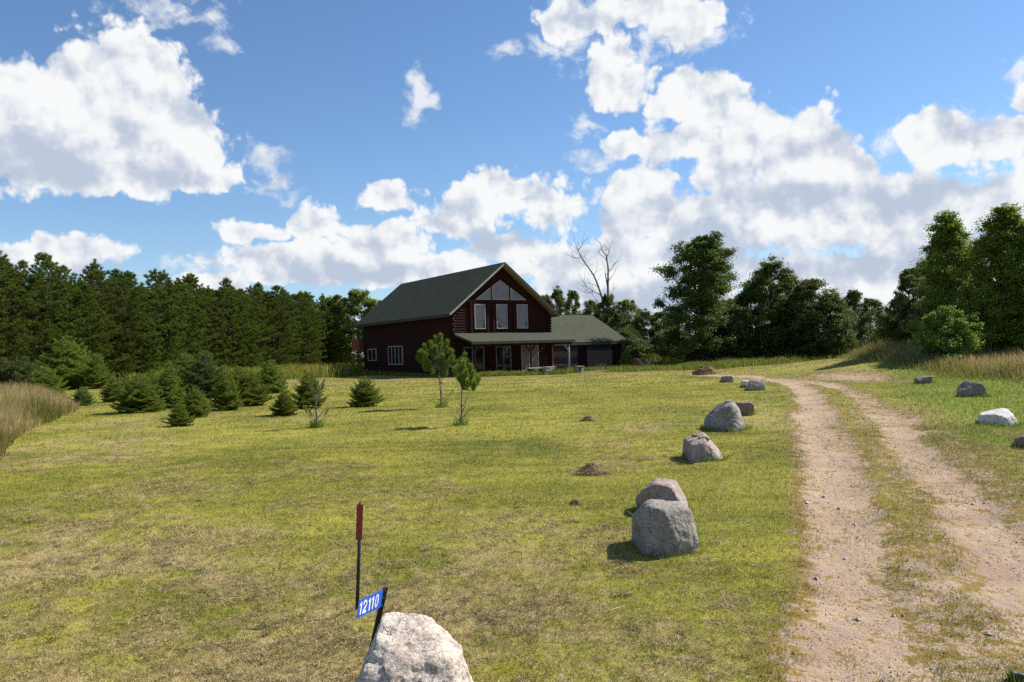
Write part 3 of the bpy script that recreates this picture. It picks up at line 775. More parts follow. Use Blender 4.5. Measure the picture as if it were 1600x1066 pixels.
# garage
GW0, GW1, GD = W + 0.002, 15.66, 8.6
gm = MB()
gm.add([(GW0,0.15,0),(GW1,0.15,0),(GW1,GD,0),(GW0,GD,0),(GW0,0.15,2.35),(GW1,0.15,2.35),(GW1,GD,2.35),(GW0,GD,2.35),(GW1,4.24,4.40)],
       [(0,1,5,4),(2,3,7,6),(1,2,6,8,5),(4,5,6,7)])
GD_H = [(8.86,11.46,0.1,2.08),(12.27,15.03,0.1,2.08)]
log_courses(gm, (GW0,0.0,0), (1,0,0), (0,-1,0), 0.1, 2.4, lambda z: (0.0, GW1-GW0), [(a-GW0, b-GW0, c_, d_) for a, b, c_, d_ in GD_H])
log_courses(gm, (GW1,0,0), (0,1,0), (1,0,0), 0.1, 2.4, lambda z: (0.0, GD))
gm.box((8.86,0.0,2.08),(15.03,0.15,2.35))
for a, b in ((GW0, 8.86), (11.46, 12.27), (15.03, GW1)):
    gm.box((a, 0.0, 0.0), (b, 0.15, 2.08))
gm.build('garage_wall', M_LOG, house)
for (s, ds) in ((W + 0.08, 0), (GW1 + 0.02, 1)):
    le = MB(); z = 0.12
    while z < 2.2:
        le.tube([(s, 0.1, z+0.1), (s, -0.34, z+0.1)], [0.095, 0.095], 8)
        if ds: le.tube([(s-0.1, 0.12, z+0.2), (s+0.36, 0.12, z+0.2)], [0.085, 0.085], 8)
        z += 0.2
    lo = le.build('log_corner', M_LOG, house)
    le = MB(); z = 0.12
    while z < 2.2:
        if ds: le.tube([(s+0.32, 0.12, z+0.2), (s+0.365, 0.12, z+0.2)], [0.08, 0.08], 8)
        else: le.tube([(s, -0.335, z+0.1), (s, -0.365, z+0.1)], [0.085, 0.085], 8)
        z += 0.2
    le.build('log_end', M_LOGEND, lo)
for a, b, z0, z1 in GD_H:
    dm_ = MB(); dk = MB()
    hh_ = (z1 - z0)/4
    for k in range(4):
        tgt = dm_
        if k in ((1,) if a < 10 else ()): tgt = dk
        if k == 3: tgt = dk  # top row coloured dark for the shade under the eave
        tgt.box((a+0.01, 0.085, z0 + k*hh_ + 0.008), (b-0.01, 0.14, z0 + (k+1)*hh_ - 0.008))
    dd_ = dm_.build('garage_door', M_GDOOR, house)
    dk.build('panel', M_DSHADE, dd_)
gr = MB()
gr.slab((W-0.05+0.06, -0.62, 2.26), (16.33, -0.62, 2.26), (16.33, 4.24, 4.70), (W+0.06, 4.24, 4.70), 0.09)
gr.slab((16.33, 9.10, 2.26), (W+0.06, 9.10, 2.26), (W+0.06, 4.24, 4.70), (16.33, 4.24, 4.70), 0.09)
go = gr.build('garage_roof', M_SHING, house)
gf = MB()
gf.box((W+0.06, -0.655, 2.03), (16.35, -0.622, 2.20)); gf.slab((16.30, -0.60, 2.15), (16.34, -0.60, 2.15), (16.34, 4.24, 4.60), (16.30, 4.24, 4.60), 0.16)
gf.box((W+0.06, -0.60, 2.03), (16.3, 0.0, 2.07))
gf.build('fascia', M_DTRIM, go)
# porch
pr = MB()
pr.slab((-0.03, -2.84, 2.44), (8.96, -2.84, 2.44), (8.96, -0.02, 3.14), (-0.03, -0.02, 3.14), 0.07)
po = pr.build('porch_roof', M_SHING, house)
pf = MB()
pf.slab((0.0, -2.80, 2.36), (8.93, -2.80, 2.36), (8.93, -0.06, 3.04), (0.0, -0.06, 3.04), 0.06)
pf.box((-0.03, -2.875, 2.26), (8.96, -2.842, 2.41))
pf.build('soffit', M_DTRIM, po)
pb = MB(); pb.box((0.05, -2.70, 2.12), (8.8, -2.56, 2.275)); pb.build('porch_beam', M_LOG, house)
for s in (0.27, 5.0, 8.5):
    p = MB(); p.tube([(s, -2.63, 0.02), (s, -2.63, 2.12)], [0.075, 0.07], 8)
    q = p.build('porch_post', M_WOOD if s > 8 else M_LOG, house)
    b = MB()
    for sg in (-1, 1):
        if s < 1 and sg < 0 or s > 8 and sg > 0: continue
        b.bar((s, -2.63, 1.62), (s + sg*0.42, -2.63, 2.10), 0.09)
    b.build('brace', M_WOOD if s > 8 else M_LOG, q)
ps = MB(); ps.box((0.0, -2.9, -0.2), (8.9, 0.0, 0.10)); ps.build('porch_slab', M_CONC, house)
# rear deck seen past the far corner, dish on the eave
dk = MB(); dk.box((-0.45, 16.95, 2.2), (0.3, 18.8, 2.35)); dk.box((-0.43, 17.0, 2.36), (-0.37, 18.8, 3.2)); dk.box((-0.37, 17.0, 2.36), (0.3, 17.06, 3.2))
for (s, r) in ((-0.35, 17.2), (-0.35, 18.6)): dk.box((s-0.07, r-0.07, -0.1), (s+0.07, r+0.07, 1.9))
dk.build('rear_deck', M_RWOOD, house)
ds = MB()
c0 = Vector((-0.35, 17.2, 5.12))
ring = 14; vs = [c0 + Vector((0, 0, 0))]
ax = Vector((-0.3, -0.8, 0.5)).normalized(); r1 = ax.cross(Vector((0,0,1))).normalized(); r2 = ax.cross(r1)
for j, (rr_, dd) in enumerate(((0.15, 0.02), (0.27, 0.07))):
    for k in range(ring):
        a = 2*math.pi*k/ring; vs.append(c0 + ax*dd + (r1*math.cos(a) + r2*math.sin(a))*rr_)
fs = [(0, 1+k, 1+(k+1)%ring) for k in range(ring)] + [(1+k, 1+ring+k, 1+ring+(k+1)%ring, 1+(k+1)%ring) for k in range(ring)]
ds.add(vs, fs, True); ds.tube([c0, c0 + Vector((0.0, 0.05, -0.55))], [0.025, 0.025], 6); ds.tube([c0 - ax*0.0 - r2*0.2, c0 + ax*0.35], [0.012, 0.012], 5)
ds.build('satellite_dish', M_DISH, house)

# ------------------------------------------------------------------ boulders
def icodirs():
    import bmesh
    bm = bmesh.new(); bmesh.ops.create_icosphere(bm, subdivisions=6, radius=1.0)
    v = np.array([x.co[:] for x in bm.verts]); f = [[x.index for x in q.verts] for q in bm.faces]
    bm.free(); v /= np.linalg.norm(v, axis=1)[:, None]
    return v, np.array(f)
IV, IF = icodirs()
def rock_mesh(seed, size, planes=None, mat=M_R2, k=16.0, rough=0.06, sink=0.18, name='boulder', nplanes=12):
    r = np.random.default_rng(seed)
    if planes is None:
        planes = []
        for _ in range(nplanes):
            n = r.normal(0, 1, 3); n /= np.linalg.norm(n); planes.append((*n, r.uniform(0.72, 1.0)))
        planes += [(0,0,-1,0.8),(0,0,1,r.uniform(0.8,0.95)),(1,0,0,0.95),(-1,0,0,0.95),(0,1,0,1),(0,-1,0,0.95)]
    acc = np.zeros(len(IV))
    for (a, b, c, d) in planes:
        n = np.array([a, b, c], float); n /= np.linalg.norm(n)
        acc += np.clip(IV @ n/d, 0, None)**k
    rad = 1.0/np.maximum(acc, 1e-6)**(1/k)
    rad = np.minimum(rad, 1.35)
    p = IV*rad[:, None]
    off = r.uniform(0, 50, 3)
    for fr, am in ((1.6, 0.7), (3.7, 0.5), (9, 0.32), (21, 0.18), (45, 0.08)):
        n = vn3(p*fr + off, seed) - 0.5
        p = p + IV*(n*am*rough*2.0)[:, None]
    mn, mx = p.min(0), p.max(0)
    sx, sy, sz = size
    p[:, 0] = (p[:, 0] - (mn[0]+mx[0])/2)*sx/(mx[0]-mn[0])
    p[:, 1] = (p[:, 1] - (mn[1]+mx[1])/2)*sy/(mx[1]-mn[1])
    full = sz/(1 - sink)
    p[:, 2] = (p[:, 2] - mn[2])*full/(mx[2]-mn[2]) - full*sink
    me = bpy.data.meshes.new(name)
    me.vertices.add(len(p)); me.loops.add(IF.size); me.polygons.add(len(IF))
    me.vertices.foreach_set('co', p.reshape(-1).astype(np.float32))
    me.loops.foreach_set('vertex_index', IF.reshape(-1).astype(np.int32))
    me.polygons.foreach_set('loop_start', np.arange(0, IF.size, 3, dtype=np.int32))
    me.polygons.foreach_set('use_smooth', np.ones(len(IF), bool))
    me.materials.append(mat); me.update()
    return me
ROCKS = []
def boulder(px, py, wpx, hpx, seed, mat, label, planes=None, depth=0.85, rz=0.0, rough=0.06, k=16.0, group='boulders along the driveway', nm='boulder', dd=None):
    x, y = at(px, py)
    w = wpx*y/F; h = hpx*y/F*0.99
    dep = w*depth
    y2 = y + dep*0.42; x2 = x*y2/y
    z = float(gz(x2, y2))
    # what is seen of the height also holds part of the top surface seen from above
    drop = (EYE - z)/y2
    h = max(h - drop*dep*0.35, h*0.55)
    o = link(nm, rock_mesh(seed, (w, dep, h), planes, mat, k, rough, name=nm), loc=(x2, y2, z))
    o.rotation_euler = (0, 0, rz)
    tag(o, label, 'boulder' if nm == 'boulder' else 'stone', group)
    ROCKS.append((x2, y2, w/2, dep/2, px))
    return o, x2, y2, z, w, h, dep
# big pale one at the bottom edge
hx, hy = atD(642, 6.0, 1020)
H0 = float(terrain(hx, hy))
hp = [(-0.88,-0.1,0.38,0.84),(0.12,-0.30,1,0.74),(0.62,0.0,0.72,0.86),(0.95,-0.1,0.28,0.88),(-0.6,-0.95,-0.35,0.76),(0.3,-0.95,0.42,0.80),(-0.3,-0.6,0.75,0.80),(0,1,0.1,0.9),(-0.9,0.5,0.1,0.92),(0.7,0.8,0.2,0.95),(0,0,-1,0.8),(0.65,-0.9,0.0,0.9)]
o = link('boulder', rock_mesh(101, (0.98, 0.84, 0.585), hp, M_R1, 36.0, 0.07), loc=(hx, hy, H0))
tag(o, 'large pale pinkish boulder in front of the blue number sign', 'boulder', 'boulders along the driveway')
ROCKS.append((hx, hy, 0.45, 0.4, 640))
boulder(1043, 870, 106, 84, 202, M_R2, 'biggest rounded grey boulder with pale top, beside a second boulder right behind it', [(-1,-0.15,0.02,0.9),(-0.72,0,0.7,1.0),(0.05,0,1,0.86),(0.7,0,0.7,0.98),(1,-0.1,0.12,0.93),(0.45,-0.8,0.45,0.88),(-0.35,-0.95,0.12,0.9),(0.5,-1,-0.1,0.95),(0,1,0.2,0.9),(0,0,-1,0.8)], k=20, rough=0.06)
boulder(1036, 806, 82, 51, 303, M_R3, 'flat-topped pinkish grey boulder directly behind the biggest rounded boulder', [(-0.8,-0.6,-0.1,0.8),(-0.2,-0.9,0.25,0.85),(0.1,-0.1,1,0.8),(0.8,-0.3,0.5,0.9),(0,1,0,0.9),(0,0,-1,0.8),(-0.6,0.1,0.8,0.88)], k=20, depth=0.75)
b2 = boulder(1100, 722, 61, 42, 404, M_R3, 'wedge-shaped reddish grey boulder carrying four small loose stones', [(0.75,-0.3,0.6,0.72),(-0.95,-0.1,0.1,0.85),(-0.3,-0.2,1,0.80),(0,-1,0.1,0.86),(0,1,0,0.9),(0,0,-1,0.8),(0.3,-0.9,0.4,0.85)], k=20)
b3 = boulder(1134, 674, 66, 46, 505, M_R2, 'dark grey domed boulder with pale upper right face and small stones on top', [(-0.70,-0.05,0.72,0.84),(-0.35,0,0.95,0.95),(-0.2,-1,0.15,0.88),(0.95,-0.2,0.2,0.86),(0.7,-0.2,0.75,0.98),(0,1,0,0.9),(0,0,-1,0.8),(-0.6,-0.8,0.1,0.92),(0.6,-0.8,0.25,0.86)], k=8)
boulder(1163, 650, 28, 22, 606, M_R5, 'small brown boulder peeking out behind the dark domed boulder')
boulder(1180, 611, 27, 18, 707, M_R2, 'dark rounded boulder touching a paler block at its left', k=11)
boulder(1167, 606, 18, 12, 717, M_R4, 'pale squarish stone touching a darker boulder at its right', k=16)
boulder(1135, 598, 19, 11, 808, M_R2, 'small dark lumpy boulder farthest up the lawn', rough=0.12)
boulder(1445, 600, 30, 12, 909, M_R5, 'low flat brown boulder on green grass right of the driveway', depth=0.6)
boulder(1520, 621, 43, 26, 919, M_R5, 'brown humped boulder with a sunlit right side near the dry grass bank', [(-0.65,-0.2,0.72,0.82),(-0.1,-1,0.1,0.85),(0.9,-0.2,0.3,0.85),(0.5,0,0.9,0.92),(0,1,0,0.9),(0,0,-1,0.8)], k=20)
boulder(1563, 666, 61, 26, 929, M_R4, 'low white boulder lying in bright green grass', [(-0.7,-0.8,0.1,0.85),(0.1,-0.6,0.9,0.75),(0.9,-0.3,0.3,0.9),(0,1,0,0.9),(0,0,-1,0.8),(-0.3,-0.1,1,0.85),(0.4,-0.9,0.2,0.9)], k=20, depth=0.7)
boulder(1603, 701, 34, 22, 939, M_R5, 'dark brown boulder cut by the right edge of the picture', k=11)
boulder(1590, 1072, 26, 20, 949, noisy('black_stone', (0.012,0.010,0.014), (0.05,0.045,0.06), 10, 0.5, 0.6, 0.02, 0.4), 'small black stone at the bottom right corner', group='loose stones', nm='stone')
def small_stones(base, lst, lab):
    for (px, py, w, sd, mt, l) in lst:
        D = base[2]; d = pixray(px, py); t = D/d.y
        o = link('small_stone', rock_mesh(sd, (w*D/F, w*D/F*0.8, w*D/F*0.5), None, mt, 9, 0.07, 0.12, 'small_stone'), loc=(d.x*t, D, EYE + d.z*t))
        tag(o, l, 'stone', lab)
small_stones((0, 0, b2[2] - 0.02), [(1084.5, 683.2, 8.5, 1, M_R5, 'small brown stone at the left end of the wedge-shaped boulder top'), (1094, 685.0, 6, 2, M_R2, 'smallest grey stone in the middle of the wedge-shaped boulder top'), (1103.5, 687.5, 12, 3, M_R3, 'flat pinkish stone, largest on the wedge-shaped boulder')], 'small stones lying on boulders')
small_stones((0, 0, b3[2] + 0.05), [(1139, 632.5, 12, 5, M_R5, 'dark flat stone on top of the dark domed boulder')], 'small stones lying on boulders')
# longer grass round each rock's foot
xa, ya, wa = [], [], []
for (rx, ry, a, b, px) in ROCKS:
    n = int(260*(a + 0.2)*2); t = rng.uniform(0, 2*np.pi, n); q = rng.uniform(0.86, 1.22, n)
    xa.append(rx + np.cos(t)*a*q); ya.append(ry + np.sin(t)*b*q); wa.append(np.full(n, max(0.008, ry*0.0009)))
x, y, w = map(np.concatenate, (xa, ya, wa))
V = blades(x, y, gz(x, y), rng.uniform(0.05, 0.15, len(x)), w, np.radians(rng.uniform(5, 45, len(x))))
tag(link('rock_foot_grass', mesh_np('rock_foot_grass', V, 3, M_WEED, {'rnd': rng.random(len(x))*0.8})), 'longer grass the mower missed round the feet of the boulders', 'grass', kind='stuff')

# ------------------------------------------------------------------ hay heaps and earth heap
def heap(name, px, py, wpx, hpx, mat, label, cat, n=1400, L=0.12):
    x, y = at(px, py); w = wpx*y/F/2; h = hpx*y/F*1.0; z = float(gz(x, y))
    base = rock_mesh(abs(hash(label)) % 997 if False else int(px), (w*1.8, w*1.4, h*0.8), [(-0.5,0,0.8,0.55),(0.4,0.1,0.9,0.6),(0.85,-0.2,0.6,0.75),(-0.9,-0.2,0.5,0.8),(0,-0.8,0.6,0.75),(0,0.8,0.6,0.75),(0,0,-1,0.7)], M_HAY, 6, 0.16, 0.35, name)
    root = link(name, base, loc=(x, y + w*0.5, z))
    V = strands(np.zeros(1), np.zeros(1), np.zeros(1), n, np.array([w*0.5]), L, max(0.006, y*0.00045), np.array([h*1.1]))
    rr = V[:, :, 0]**2/(w*w) + V[:, :, 1]**2/(w*w*0.6)
    V[:, :, 2] = np.maximum(V[:, :, 2], h*0.85*np.exp(-1.6*rr) + V[:, :, 2]*0.2)
    c = link('straw' if mat is M_DRY else 'loose_earth', mesh_np('straw', V, 3, mat, {'rnd': rng.random(len(V))}), root)
    tag(root, label, cat, 'heaps left on the lawn')
heap('hay_heap', 926, 742, 50, 16, M_DRY, 'wide low heap of dry raked grass on the lawn left of the boulders', 'hay heap', 2600, 0.13)
heap('hay_heap', 920, 658, 20, 7, M_DRY, 'small far heap of dry raked grass on the lawn', 'hay heap', 900, 0.16)
heap('hay_heap', 899, 789, 18, 7, M_DRY, 'smallest low heap of dry clippings beside the biggest boulder', 'hay heap', 500, 0.10)
ex, ey = atD(1102, 46)
o = link('earth_heap', rock_mesh(77, (1.5, 1.1, 0.5), [(-0.5,0,0.8,0.55),(0.4,0.1,0.9,0.6),(0.85,-0.2,0.6,0.75),(-0.9,-0.2,0.5,0.8),(0,-0.8,0.6,0.75),(0,0.8,0.6,0.75),(0,0,-1,0.7)], M_EARTH, 7, 0.16, 0.3, 'earth_heap'), loc=(ex, ey, float(terrain(ex, ey))))
tag(o, 'brown heap of dug earth at the end of the lawn', 'earth heap', 'heaps left on the lawn')

# ------------------------------------------------------------------ number sign and marker
def pt(px, py, D):
    d = pixray(px, py); t = D/d.y
    return Vector((d.x*t, D, EYE + d.z*t))
TLp, TRp, BLp = pt(561, 938, 6.05), pt(599, 921, 6.42), pt(556.5, 967, 6.05)
BRp = TRp + (BLp - TLp)
sign = empty('house_number_sign', (TRp.x - 0.08, TRp.y, float(terrain(TRp.x, TRp.y))))
so_ = sign.location
sp = MB()
top = TRp - so_ + Vector((0.004, 0.012, 0.005)); bot = pt(584, 990, 6.42) - so_
dn = (bot - top); bot = top + dn*(((EYE + 0)*0 + (top.z + 0.15))/(-dn.z))
uo = Vector((0, 0.0, 0))
sp.bar(top + Vector((0, 0.012, 0)), bot + Vector((0, 0.012, 0)), 0.042, 0.022)
sp.bar(top + Vector((0.014, 0.03, 0)), bot + Vector((0.014, 0.03, 0)), 0.014, 0.03)
sp.build('post', M_STEEL, sign)
for k in range(3):
    bo = MB(); p = top + dn.normalized()*(0.02 + 0.06*k); bo.tube([p + Vector((0.0,-0.004,0)), p + Vector((0.02,-0.012,0))], [0.006, 0.006], 6); bo.build('bolt', M_STEEL, sign)
U = (TRp - TLp); Vv = (BLp - TLp); nrm = U.cross(Vv).normalized()
if nrm.dot(Vector((0, 0, EYE)) - TLp) < 0: nrm = -nrm
def S2(u, v, d=0.0): return TLp + U*u + (BLp - TLp)*v*(1-u) + (BRp - TRp)*v*u + nrm*d - so_
pl = MB()
cor = []
for (cu, cv, a0) in ((0.04, 0.10, 180), (0.96, 0.10, 270), (0.96, 0.90, 0), (0.04, 0.90, 90)):
    for k in range(5):
        a = math.radians(a0 + k*22.5); cor.append((cu + 0.04*math.cos(a), cv + 0.10*math.sin(a)))
n = len(cor)
pl.add([S2(u, v, 0.003) for u, v in cor] + [S2(u, v, -0.001) for u, v in cor], [tuple(range(n)), tuple(range(2*n-1, n-1, -1))] + [(i, (i+1) % n, n+(i+1) % n, n+i) for i in range(n)])
plate = pl.build('plate', M_BLUES, sign)
def strokes(mb, pts, w):
    for (a, b), (c_, d_) in zip(pts[:-1], pts[1:]):
        # thick stroke in plate coordinates, u is 0.43 m long, v 0.15 m tall
        L = np.array([ (c_-a)*0.43, (d_-b)*0.15 ]); l = np.hypot(*L); L = L/l
        pu, pv = -L[1]*w/2/0.43, L[0]*w/2/0.15; eu, ev = L[0]*w*0.32/0.43, L[1]*w*0.32/0.15
        q = [(a-eu+pu, b-ev+pv), (c_+eu+pu, d_+ev+pv), (c_+eu-pu, d_+ev-pv), (a-eu-pu, b-ev-pv)]
        mb.add([S2(u, v, 0.0055) for u, v in q] + [S2(u, v, 0.0032) for u, v in q], [(0,1,2,3),(7,6,5,4),(0,4,5,1),(1,5,6,2),(2,6,7,3),(3,7,4,0)])
dg = MB(); w_ = 0.017
def one(u): strokes(dg, [(u-0.025, 0.30), (u+0.012, 0.19), (u+0.012, 0.81)], w_)
one(0.10); one(0.45); one(0.585)
strokes(dg, [(0.205,0.32),(0.225,0.22),(0.265,0.18),(0.305,0.22),(0.325,0.33),(0.315,0.45),(0.205,0.80),(0.33,0.80)], w_)
strokes(dg, [(0.755 + 0.055*math.cos(a), 0.5 + 0.31*math.sin(a)) for a in [2*math.pi*k/16 for k in range(17)]], w_)
dg.build('numerals', M_WHITE, plate)
tag(sign, 'blue house number plate reading 12110 on a leaning black post behind the pale boulder', 'sign')
mt_, mb0 = pt(563.5, 785, 7.9), pt(558.5, 941, 7.9)
dirm = (mb0 - mt_); gz0 = float(terrain(mt_.x, 7.9)); base = mt_ + dirm*((gz0 - mt_.z)/dirm.z)
mk = empty('driveway_marker', tuple(base)); upv = (mt_ - base)
p = MB(); p.tube([-upv.normalized()*0.15, upv], [0.019, 0.017], 8); p.build('post', M_STEEL, mk)
p = MB(); L = upv.length; a_, b_ = upv*(1 - 0.365/L), upv*(1 - 0.015/L)
p.bar(a_ + Vector((0, -0.021, 0)), b_ + Vector((0, -0.021, 0)), 0.060, 0.008, (1, 0, 0)) if False else p.bar(a_ + Vector((0, -0.024, 0)), b_ + Vector((0, -0.024, 0)), 0.062, 0.010)
p.build('reflector', M_RED, mk)
tag(mk, 'thin black stake with a long red reflector strip, left of the number sign', 'marker post')

# ------------------------------------------------------------------ yard objects
def yard(px, D): 
    x, y = atD(px, D); return (x, y, float(terrain(x, y)))
def stump_table(px, D, w, label):
    r = empty('log_bench', yard(px, D), HROT)
    m_ = MB(); m_.box((-w/2, -0.22, 0.42), (w/2, 0.22, 0.50)); m_.build('seat', M_WOOD, r)
    for s in (-1, 1):
        m_ = MB(); m_.tube([(s*w*0.28, 0, -0.05), (s*w*0.28, 0, 0.42)], [0.17, 0.15], 10); m_.build('leg', M_WOOD, r)
    tag(r, label, 'bench', 'low benches in front of the garage')
stump_table(904, 57.5, 0.68, 'plank bench on stumps in front of the porch post')
stump_table(939, 62.0, 0.72, 'plank bench on stumps in front of the right garage door')
sx_, sy_, sz_ = yard(875.5, 55.5)
r = empty('planter_box', (sx_, sy_, sz_), HROT)
m_ = MB()
for k in range(4): m_.box((-0.32, -0.3, 0.02+0.15*k), (0.32, 0.3, 0.155+0.15*k))
m_.build('box', M_DWOOD, r); m_ = MB(); m_.box((-0.36, -0.34, 0.622), (0.36, 0.34, 0.66)); m_.build('lid', M_DWOOD, r)
tag(r, 'dark wooden box beside the rubble stone block', 'box')
r = empty('stone_block', yard(860, 55.3), HROT)
m_ = MB(); random.seed(4)
for iz in range(4):
    xx = -0.52 + 0.06*(iz % 2)
    while xx < 0.5:
        w = random.uniform(0.16, 0.3); m_.box((xx, -0.25 - random.uniform(0, 0.03), iz*0.13), (min(xx + w - 0.015, 0.54), 0.25, iz*0.13 + 0.12)); xx += w
m_.build('rubble_course', M_CONC, r)
m_ = MB(); m_.box((-0.56, -0.28, 0.522), (0.56, 0.28, 0.56)); m_.build('cap', M_CONC, r)
tag(r, 'low rubble stone block in front of the left garage door', 'stone block')
r = empty('timber_bench', yard(838, 55.6), HROT)
m_ = MB(); m_.box((-0.75, -0.2, 0.44), (0.8, 0.2, 0.52)); m_.build('seat', M_CONC, r)
for s in (-0.5, 0.45):
    m_ = MB(); m_.box((s-0.14, -0.17, -0.05), (s+0.14, 0.17, 0.44)); m_.build('leg', M_DWOOD, r)
tag(r, 'pale topped bench at the porch edge beside the stone block', 'bench')
ax_, ay_, az_ = yard(905, 55.2); bx_, by_, bz_ = yard(975, 58.5)
m_ = MB(); m_.bar((0, 0, 0.06), (bx_-ax_, by_-ay_, 0.10 + bz_-az_), 0.14, 0.14)
o = m_.build('edging_timber', M_WOOD, None, (ax_, ay_, az_)); tag(o, 'long weathered timber edging the grass in front of the garage', 'timber')
# red timber frames leaning by the trees
for (px, D, tilt, lab) in ((1004, 60, -1, 'red timber trestle with a pale rail, standing nearest the garage'), (1016, 60.5, 1, 'red timber trestle lying tilted, right of the other trestle')):
    r = empty('timber_trestle', yard(px, D), 0.3)
    m_ = MB()
    m_.bar((-0.45, 0.0, 0.85 if tilt < 0 else 0.75), (0.42, 0.0, 0.02), 0.09, 0.14); m_.bar((-0.45, 0.5, 0.85 if tilt < 0 else 0.75), (0.42, 0.5, 0.02), 0.09, 0.14)
    m_.build('rail', M_WOOD, r)
    m_ = MB()
    for k in range(4):
        t = 0.12 + 0.25*k; m_.bar((-0.45 + 0.87*t, 0.04, 0.85 - 0.83*t), (-0.45 + 0.87*t, 0.46, 0.85 - 0.83*t), 0.10, 0.05)
    m_.bar((-0.42, 0.02, 0.8), (-0.6, 0.02, 0.0), 0.08); m_.bar((-0.42, 0.48, 0.8), (-0.6, 0.48, 0.0), 0.08)
    m_.build('crosspiece', M_RWOOD, r)
    tag(r, lab, 'trestle', 'red timber trestles by the tree line')

# ------------------------------------------------------------------ foliage machinery
def ortho(d):
    a = np.where(np.abs(d[:, 2:3]) < 0.9, np.array([[0, 0, 1.0]]), np.array([[1.0, 0, 0]]))
    u = np.cross(d, a); u /= np.linalg.norm(u, axis=1)[:, None] + 1e-9
    return u, np.cross(d, u)
def unit(r, n):
    v = r.normal(0, 1, (n, 3)); return v/np.linalg.norm(v, axis=1)[:, None]
def tufts(r, P, D, n, L, w, cone):
    """n needles (triangles) from each point P, in a cone about D"""
    k = len(P); PP = np.repeat(P, n, 0); DD = np.repeat(D, n, 0)
    u, v = ortho(DD); a = r.uniform(0, 2*np.pi, k*n); c = cone*np.sqrt(r.random(k*n))
    d = DD*np.cos(c)[:, None] + (u*np.cos(a)[:, None] + v*np.sin(a)[:, None])*np.sin(c)[:, None]
    l = L*r.uniform(0.7, 1.15, k*n); q = np.cross(d, unit(r, k*n)); q /= np.linalg.norm(q, axis=1)[:, None] + 1e-9
    q *= w/2
    return np.stack([PP - q, PP + q, PP + d*l[:, None]], 1)
def pine(seed, H, R, name='pine_tree', base=0.06, dens=1.0):
    r = np.random.default_rng(seed)
    tb = MB(); bend = r.normal(0, 0.02, 2)
    def ax(z): return np.array([bend[0]*z*z/H, bend[1]*z*z/H, z])
    tb.tube([ax(z) for z in np.linspace(-0.2, H*0.97, 9)], list(np.linspace(0.016*H, 0.012, 9)), 7)
    P, D, S = [], [], []
    z = H*base
    while z < H*0.985:
        t = z/H
        prof = R*min(1.0, ((1 - t)*2.1 + 0.03)**0.72)*(0.8 + 0.2*min(1, t*4))*r.uniform(0.72, 1.15)
        nb = int(5 + 2*r.random())
        a0 = r.uniform(0, 6.28)
        for k in range(nb):
            a = a0 + k*6.283/nb + r.normal(0, 0.2); L = prof*r.uniform(0.65, 1.15)
            rise = 0.15 + 1.0*t**3 + r.normal(0, 0.08)
            d = np.array([math.cos(a), math.sin(a), rise]); d /= np.linalg.norm(d)
            o = ax(z); tip = o + d*L + np.array([0, 0, 0.12*L])
            tb.tube([o, o + d*L*0.6, tip], [0.012 + 0.012*L, 0.01 + 0.006*L, 0.006], 4, False)
            m = max(2, int(L/0.30*dens))
            for j in range(m):
                f = 0.42 + 0.58*(j + 0.5)/m if L > 0.6 else (j + 0.5)/m
                c = o + d*L*f + np.array([0, 0, 0.12*L*f*f])
                for _ in range(2 if f < 0.8 else 3):
                    sd = np.array([-math.sin(a), math.cos(a), 0])*r.normal(0, 0.20*L*(1.2 - f) + 0.03)
                    P.append(c + sd + np.array([0, 0, r.normal(0.02, 0.06)])); dd = d*0.7 + sd*0.9 + np.array([0, 0, 0.65]); D.append(dd/np.linalg.norm(dd))
            P.append(tip); dd = d + np.array([0, 0, 0.9]); D.append(dd/np.linalg.norm(dd))
        z += 0.36 + 0.20*r.random()
    for k in range(14):
        P.append(ax(H*0.955 + 0.05*k)); D.append(np.array([r.normal(0, 0.2), r.normal(0, 0.2), 1.0]))
    D[-14:] = [q/np.linalg.norm(q) for q in D[-14:]]
    P, D = np.array(P), np.array(D)
    V = tufts(r, P, D, 15, 0.32, 0.048, 0.85)
    rn = np.clip(np.repeat(r.random(len(P)), 15)*0.6 + 0.4*r.random(len(V)), 0, 1)
    return tb.mesh('trunk', M_BARK), mesh_np('crown', V, 3, M_PINE, {'rnd': rn})
